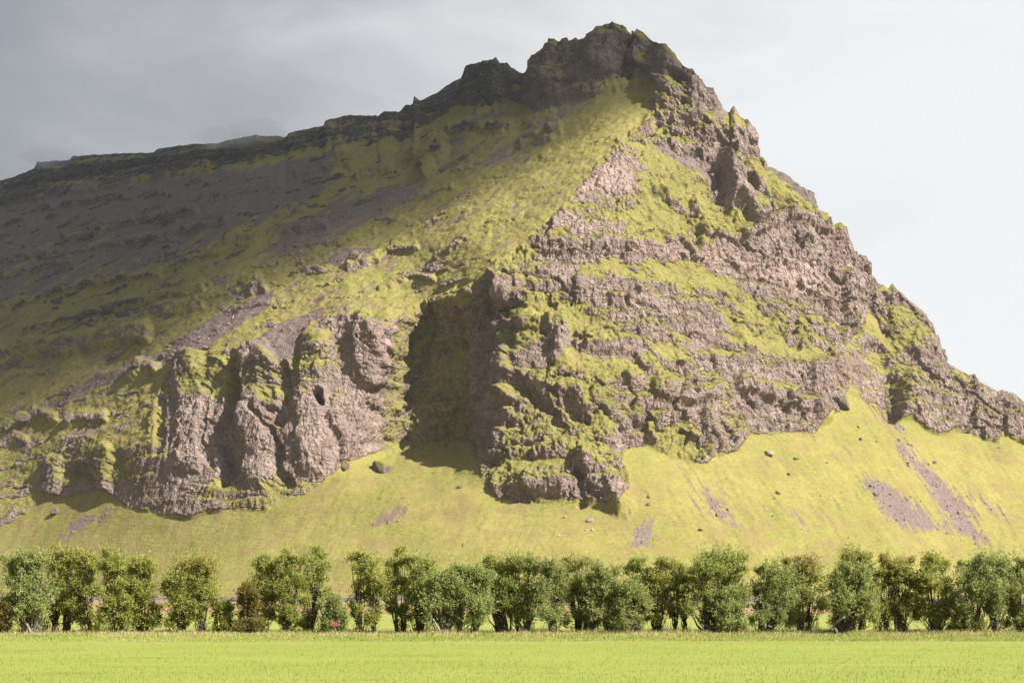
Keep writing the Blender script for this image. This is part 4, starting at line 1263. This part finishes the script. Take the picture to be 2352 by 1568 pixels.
blades('tall_grass', 130000, lambda r_, n: 51.3 + 13.5 * r_.beta(1.2, 1.3, n), lambda y_: 0.40 * y_ + 1.0,
       lambda x_, y_, r_: r_.uniform(0.06, 0.24, len(x_)) * (0.35 + 0.75 * sstep(55.0, 59.3, y_)) * np.clip(0.8 + 1.3 * fbm(x_ / 2.2, y_ / 1.2, 0 * x_, 3, 0.6, 507), 0.2, 2.0), 0.014, RG, 12,
       lambda x_, y_, r_: r_.normal(0.30, 0.2, len(x_)) + 0.40 * sstep(55.5, 59.0, y_) + 0.9 * fbm(x_ / 2.8, y_ / 1.0, 0 * x_, 3, 0.6, 509))

fm, t = new_mat('yellow_petal')
finish(t, (0.62, 0.50, 0.02, 1), 0.6)
rs = np.random.RandomState(31)
n = 900
fy = 1 / rs.uniform(1 / 58.5, 1 / 25.5, n)
fx = rs.uniform(-1, 1, n) * (0.4 * fy + 1)
keep = fbm(fx / 4, fy / 4, 0 * fx, 3, 0.6, 521) + rs.uniform(-0.5, 0.5, n) > 0.15
fx, fy = fx[keep], fy[keep]
n = len(fx)
hc = np.stack([fx, fy, rs.uniform(0.06, 0.12, n)], -1)
an = np.linspace(0, 2 * np.pi, 6, endpoint=False)
ring = np.stack([np.cos(an), np.sin(an), 0.35 + 0 * an], -1)
v = np.concatenate([hc[:, None, :] + 0.021 * ring[None] * rs.uniform(0.7, 1.3, n)[:, None, None], hc[:, None, :] + np.array([0, 0, -0.006])], 1)
base_ = np.arange(n)[:, None] * 7
f_ = np.concatenate([np.concatenate([base_ + i, base_ + (i + 1) % 6, base_ + 6], 1) for i in range(6)])
tag(mesh_np('wildflowers', v.reshape(-1, 3), f_, fm, smooth=False), kind='stuff')


# ---------------------------------------------------------------- boulders
def boulder_material():
    m, t = new_mat('boulder')
    g = t.add('ShaderNodeNewGeometry')
    sp = t.add('ShaderNodeSeparateXYZ', {0: g.outputs['Normal']})
    ms = t.attr('moss')
    n = t.noise(g.outputs['Position'], 1.2, 5, 0.65)
    c = t.mix(t.ramp(n, 0.35, 0.65), (0.075, 0.058, 0.052), (0.19, 0.15, 0.135))
    pl = t.attr('pale')
    c = t.mix(pl, c, (0.42, 0.36, 0.33))
    k = t.math('MULTIPLY', t.ramp(t.math('ADD', sp.outputs[2], t.math('MULTIPLY', n, 0.6)), 0.45, 0.85), ms)
    c = t.mix(k, c, (0.135, 0.130, 0.034))
    finish(t, c, 0.95, n, 0.6, 0.3, 0.1)
    return m


BM = boulder_material()


def boulder(seed, px, py, wpx, hpx, label, moss=0.5, pale=0.0, tilt=0.0, name='boulder', dk=1.0):
    q, nn = point_at(px, py)
    k = q[1] / F
    rs = np.random.RandomState(seed)
    import bmesh
    bm = bmesh.new()
    bmesh.ops.create_icosphere(bm, subdivisions=4, radius=1.0)
    v = np.array([x_.co[:] for x_ in bm.verts])
    f_ = np.array([[x_.index for x_ in p.verts] for p in bm.faces])
    bm.free()
    # cut facets, then roughen
    for _ in range(16):
        d_ = rs.normal(size=3)
        d_ /= np.linalg.norm(d_)
        h = rs.uniform(0.55, 0.85)
        ex = np.maximum(v @ d_ - h, 0)
        v = v - ex[:, None] * d_
    nz_ = fbm(v[:, 0] * 2 + seed, v[:, 1] * 2, v[:, 2] * 2, 4, 0.6, 600)
    v = v * (1 + 0.09 * nz_)[:, None]
    w2, h2 = 0.58 * wpx * k, 0.62 * hpx * k
    v = v * np.array([w2, (w2 + h2) * 0.5, h2])
    ca, sa = math.cos(tilt), math.sin(tilt)
    v = np.stack([v[:, 0] * ca + v[:, 2] * sa, v[:, 1], -v[:, 0] * sa + v[:, 2] * ca], -1)
    o = mesh_np(name, v, f_, BM, {'moss': np.full(len(v), moss), 'pale': np.full(len(v), pale)})
    o.location = (q[0], q[1] - 0.15 * w2, q[2] + 0.12 * h2)
    tag(o, label, 'boulder', 'boulders on the mountain slope')
    return o


boulder(1, 878, 1078, 44, 40, 'large mossy boulder alone on the shaded grass below the hollow', 1.0)
boulder(2, 790, 1074, 24, 22, 'mossy boulder at the right foot of the left cliffs', 0.9)
boulder(3, 1056, 1118, 15, 10, 'flat mossy boulder at the edge of the cliff shadow', 0.9)
boulder(4, 1489, 1158, 11, 8, 'brown boulder just right of the pale columnar nose', 0.2)
boulder(5, 1355, 1198, 14, 11, 'pale grey boulder, biggest of the loose stones below the nose', 0.0, 0.6)
boulder(6, 1346, 1217, 6, 5, 'small white stone left of the pair under the pale grey boulder', 0.0, 1.0)
boulder(7, 1361, 1217, 7, 6, 'small white stone right under the pale grey boulder', 0.0, 1.0)
boulder(8, 1284, 1231, 7, 5, 'lone white stone lowest left of the scattered stones', 0.0, 0.9)
boulder(9, 1299, 1188, 7, 5, 'tiny pale stone highest left among the scattered stones', 0.0, 0.8)
boulder(10, 1938, 930, 26, 42, 'tall dark slab leaning at the corner of the right face', 0.35, 0.0, -0.35)
boulder(11, 1976, 1010, 11, 8, 'dark stone highest in the grass below the leaning slab', 0.3)
boulder(12, 1812, 1089, 10, 8, 'brown stone in open grass under the right cliff foot', 0.3)
boulder(13, 1828, 1054, 13, 8, 'flat dark stone close below the right cliff foot', 0.4)
boulder(14, 1764, 1043, 26, 12, 'long pale outcrop stone touching the right cliff foot', 0.3, 0.4)
boulder(15, 1785, 1133, 12, 8, 'dark stone halfway down the striped grass slope', 0.2)
boulder(16, 2012, 1137, 12, 8, 'dark red stone at the head of the left gravel fan', 0.1)
boulder(17, 2146, 1061, 12, 9, 'reddish stone above the long gravel fan at the right', 0.1)
boulder(18, 1607, 1217, 13, 7, 'flat dark stone low on the slope left of the tree gap', 0.3)
boulder(19, 1867, 1300, 8, 5, 'dark stone just above the treetops at the right', 0.2)
boulder(20, 168, 967, 28, 26, 'squarish grey boulder with its shadow on the lit left spur', 0.3, 0.25)
boulder(21, 202, 962, 15, 17, 'rounded grey boulder right of the squarish one on the spur', 0.3, 0.2)
boulder(22, 240, 956, 17, 17, 'grey boulder beside the dark pit on the spur', 0.4, 0.2)
boulder(23, 258, 947, 13, 14, 'uppermost brown boulder in the line on the spur', 0.4)
boulder(24, 130, 1175, 24, 17, 'mossy brown boulder on the lower left grass', 0.6)
boulder(25, 66, 968, 46, 24, 'long mossy rock hump at the left end of the spur', 0.9, 0.0)
boulder(26, 816, 605, 26, 24, 'dark rock knob on the sunlit edge of the long slope', 0.4)
boulder(27, 594, 655, 20, 30, 'dark pointed rock standing alone on the shaded slope', 0.4)
boulder(28, 326, 848, 32, 26, 'blocky rock stack on the lit crest left of the cliffs', 0.7)
boulder(29, 1270, 310, 30, 26, 'jagged dark rock on the slope under the summit', 0.3)

# ---------------------------------------------------------------- fence posts and the pink flower
pm, t = new_mat('weathered_wood')
g = t.add('ShaderNodeNewGeometry').outputs['Position']
n_ = t.noise(t.scaled(g, (1, 1, 0.1)), 30, 4)
finish(t, t.mix(n_, (0.42, 0.38, 0.33), (0.66, 0.62, 0.56)), 0.85, n_, 0.4, 0.01)
for px_, d_, lb in ((1746, 138, 'white weathered fence post in the gap right of the biggest willow'), (2243, 138, 'white weathered fence post in the last gap at the right')):
    r0 = 0.075
    pz = np.array([-0.05, 0.70, 0.76, 0.79])
    path = np.stack([0.03 * pz, 0 * pz, pz], -1)
    v, f_ = tube(path, [r0, r0 * 0.95, r0 * 0.8, 0.01], 8)
    o = mesh_np('fence_post', v, f_, pm, smooth=False)
    o.location = ((px_ - 1200) * d_ / 3333.0, d_, 0)
    tag(o, lb, 'fence post', 'fence posts beyond the willows')

fr = empty('pink_flower', ((783 - 1200) * 59.5 / 3333, 59.5, 0))
tag(fr, 'pink flower spike in front of the grey leaved shrub', 'flower')
v, f_ = tube([(0, 0, -0.02), (0.02, 0, 0.25), (0.0, 0, 0.52)], [0.008, 0.007, 0.004], 5)
mesh_np('stem', v, f_, BARK, parent=fr)
rs = np.random.RandomState(77)
pk, t = new_mat('pink_petal')
finish(t, (0.45, 0.07, 0.14, 1), 0.6)
ps = np.stack([rs.normal(size=90) * 0.06, rs.normal(size=90) * 0.05, rs.uniform(0.36, 0.56, 90)], -1)
v, f_ = leaves_mesh(ps, rs.normal(size=(90, 3)), rs, 0.05, 0.035)
mesh_np('blossom', v, f_, pk, smooth=False, parent=fr)

# ---------------------------------------------------------------- loose stones lying on the gravel and in the grass
rs = np.random.RandomState(91)
inf = (Xg > -60) & (Xg < 2420)
wgt = (scree * (Yg > 560) + 0.006 * talus * foot + 0.10 * (rock > 0.3) * (nz > 0.55)) * inf
wgt = (wgt * D * D).ravel()
pick = rs.choice(wgt.size, 7000, p=wgt / wgt.sum())
pp3 = P.reshape(-1, 3)[pick]
sz = 0.16 * (1 - rs.uniform(0, 0.97, len(pick))) ** -0.55
sz = np.minimum(sz, 1.0)
oc = np.array([(1, 0, 0), (-1, 0, 0), (0, 1, 0), (0, -1, 0), (0, 0, 1), (0, 0, -1), ], float)
of = np.array([(0, 2, 4), (2, 1, 4), (1, 3, 4), (3, 0, 4), (2, 0, 5), (1, 2, 5), (3, 1, 5), (0, 3, 5)])
v = pp3[:, None, :] + oc[None] * sz[:, None, None] * rs.uniform(0.55, 1.2, (len(pick), 6, 1)) + rs.normal(size=(len(pick), 6, 3)) * 0.18 * sz[:, None, None]
f_ = (np.arange(len(pick))[:, None, None] * 6 + of[None]).reshape(-1, 3)
o = mesh_np('loose_stones', v.reshape(-1, 3), f_, BM, {'moss': np.repeat(rs.uniform(0, 0.5, len(pick)), 6), 'pale': np.repeat(rs.uniform(0, 1, len(pick)) ** 3 * 0.6, 6)}, smooth=False)
tag(o, kind='stuff')
print('D', D[NR - 1, ::160].round(), D[NR // 2, ::160].round())

# ---------------------------------------------------------------- the damp air between the camera and the mountain
hm = bpy.data.materials.new('haze')
hm.use_nodes = True
t = NT(hm.node_tree)
for nd in list(t.n):
    t.n.remove(nd)
pv = t.add('ShaderNodeVolumePrincipled', {'Color': (0.86, 0.92, 1.0, 1), 'Density': 0.00005, 'Anisotropy': 0.2})
om = t.add('ShaderNodeOutputMaterial')
t.l.new(pv.outputs[0], om.inputs['Volume'])
x0, x1, y0, y1, z0, z1 = -2510, 2510, -610, 3210, -8, float(PA[..., 2].max()) + 6
v = [(x0, y0, z0), (x1, y0, z0), (x1, y1, z0), (x0, y1, z0), (x0, y0, z1), (x1, y0, z1), (x1, y1, z1), (x0, y1, z1)]
hz = mesh_np('haze', v, [(0, 3, 2, 1), (4, 5, 6, 7), (0, 1, 5, 4), (1, 2, 6, 5), (2, 3, 7, 6), (3, 0, 4, 7)], hm, smooth=False)
tag(hz, kind='stuff')

# ---------------------------------------------------------------- cloud rags touching the left ridge
mm = bpy.data.materials.new('mist')
mm.use_nodes = True
t = NT(mm.node_tree)
for nd in list(t.n):
    t.n.remove(nd)
pv = t.add('ShaderNodeVolumePrincipled', {'Color': (0.95, 0.97, 1.0, 1), 'Density': 0.011})
om = t.add('ShaderNodeOutputMaterial')
t.l.new(pv.outputs[0], om.inputs['Volume'])
import bmesh
bm = bmesh.new()
bmesh.ops.create_icosphere(bm, subdivisions=4, radius=1.0)
sv = np.array([q_.co[:] for q_ in bm.verts])
sf = np.array([[q_.index for q_ in p_.verts] for p_ in bm.faces])
bm.free()
for px_, py_, rx_, rz_, sd_ in ((150, 374, 30, 7, 1), (118, 372, 18, 6, 2), (560, 326, 34, 9, 3), (600, 322, 20, 8, 4), (520, 332, 18, 6, 5)):
    q, _n = point_at(px_, py_)
    nz_ = fbm(sv[:, 0] * 1.3 + sd_ * 3, sv[:, 1] * 1.3, sv[:, 2] * 1.3, 3, 0.6, 700)
    v = sv * (1 + 0.7 * nz_)[:, None] * np.array([rx_, 14, rz_]) + np.array([q[0], q[1] - 6, q[2] + 1.5])
    tag(mesh_np('mist', v, sf, mm), kind='stuff')
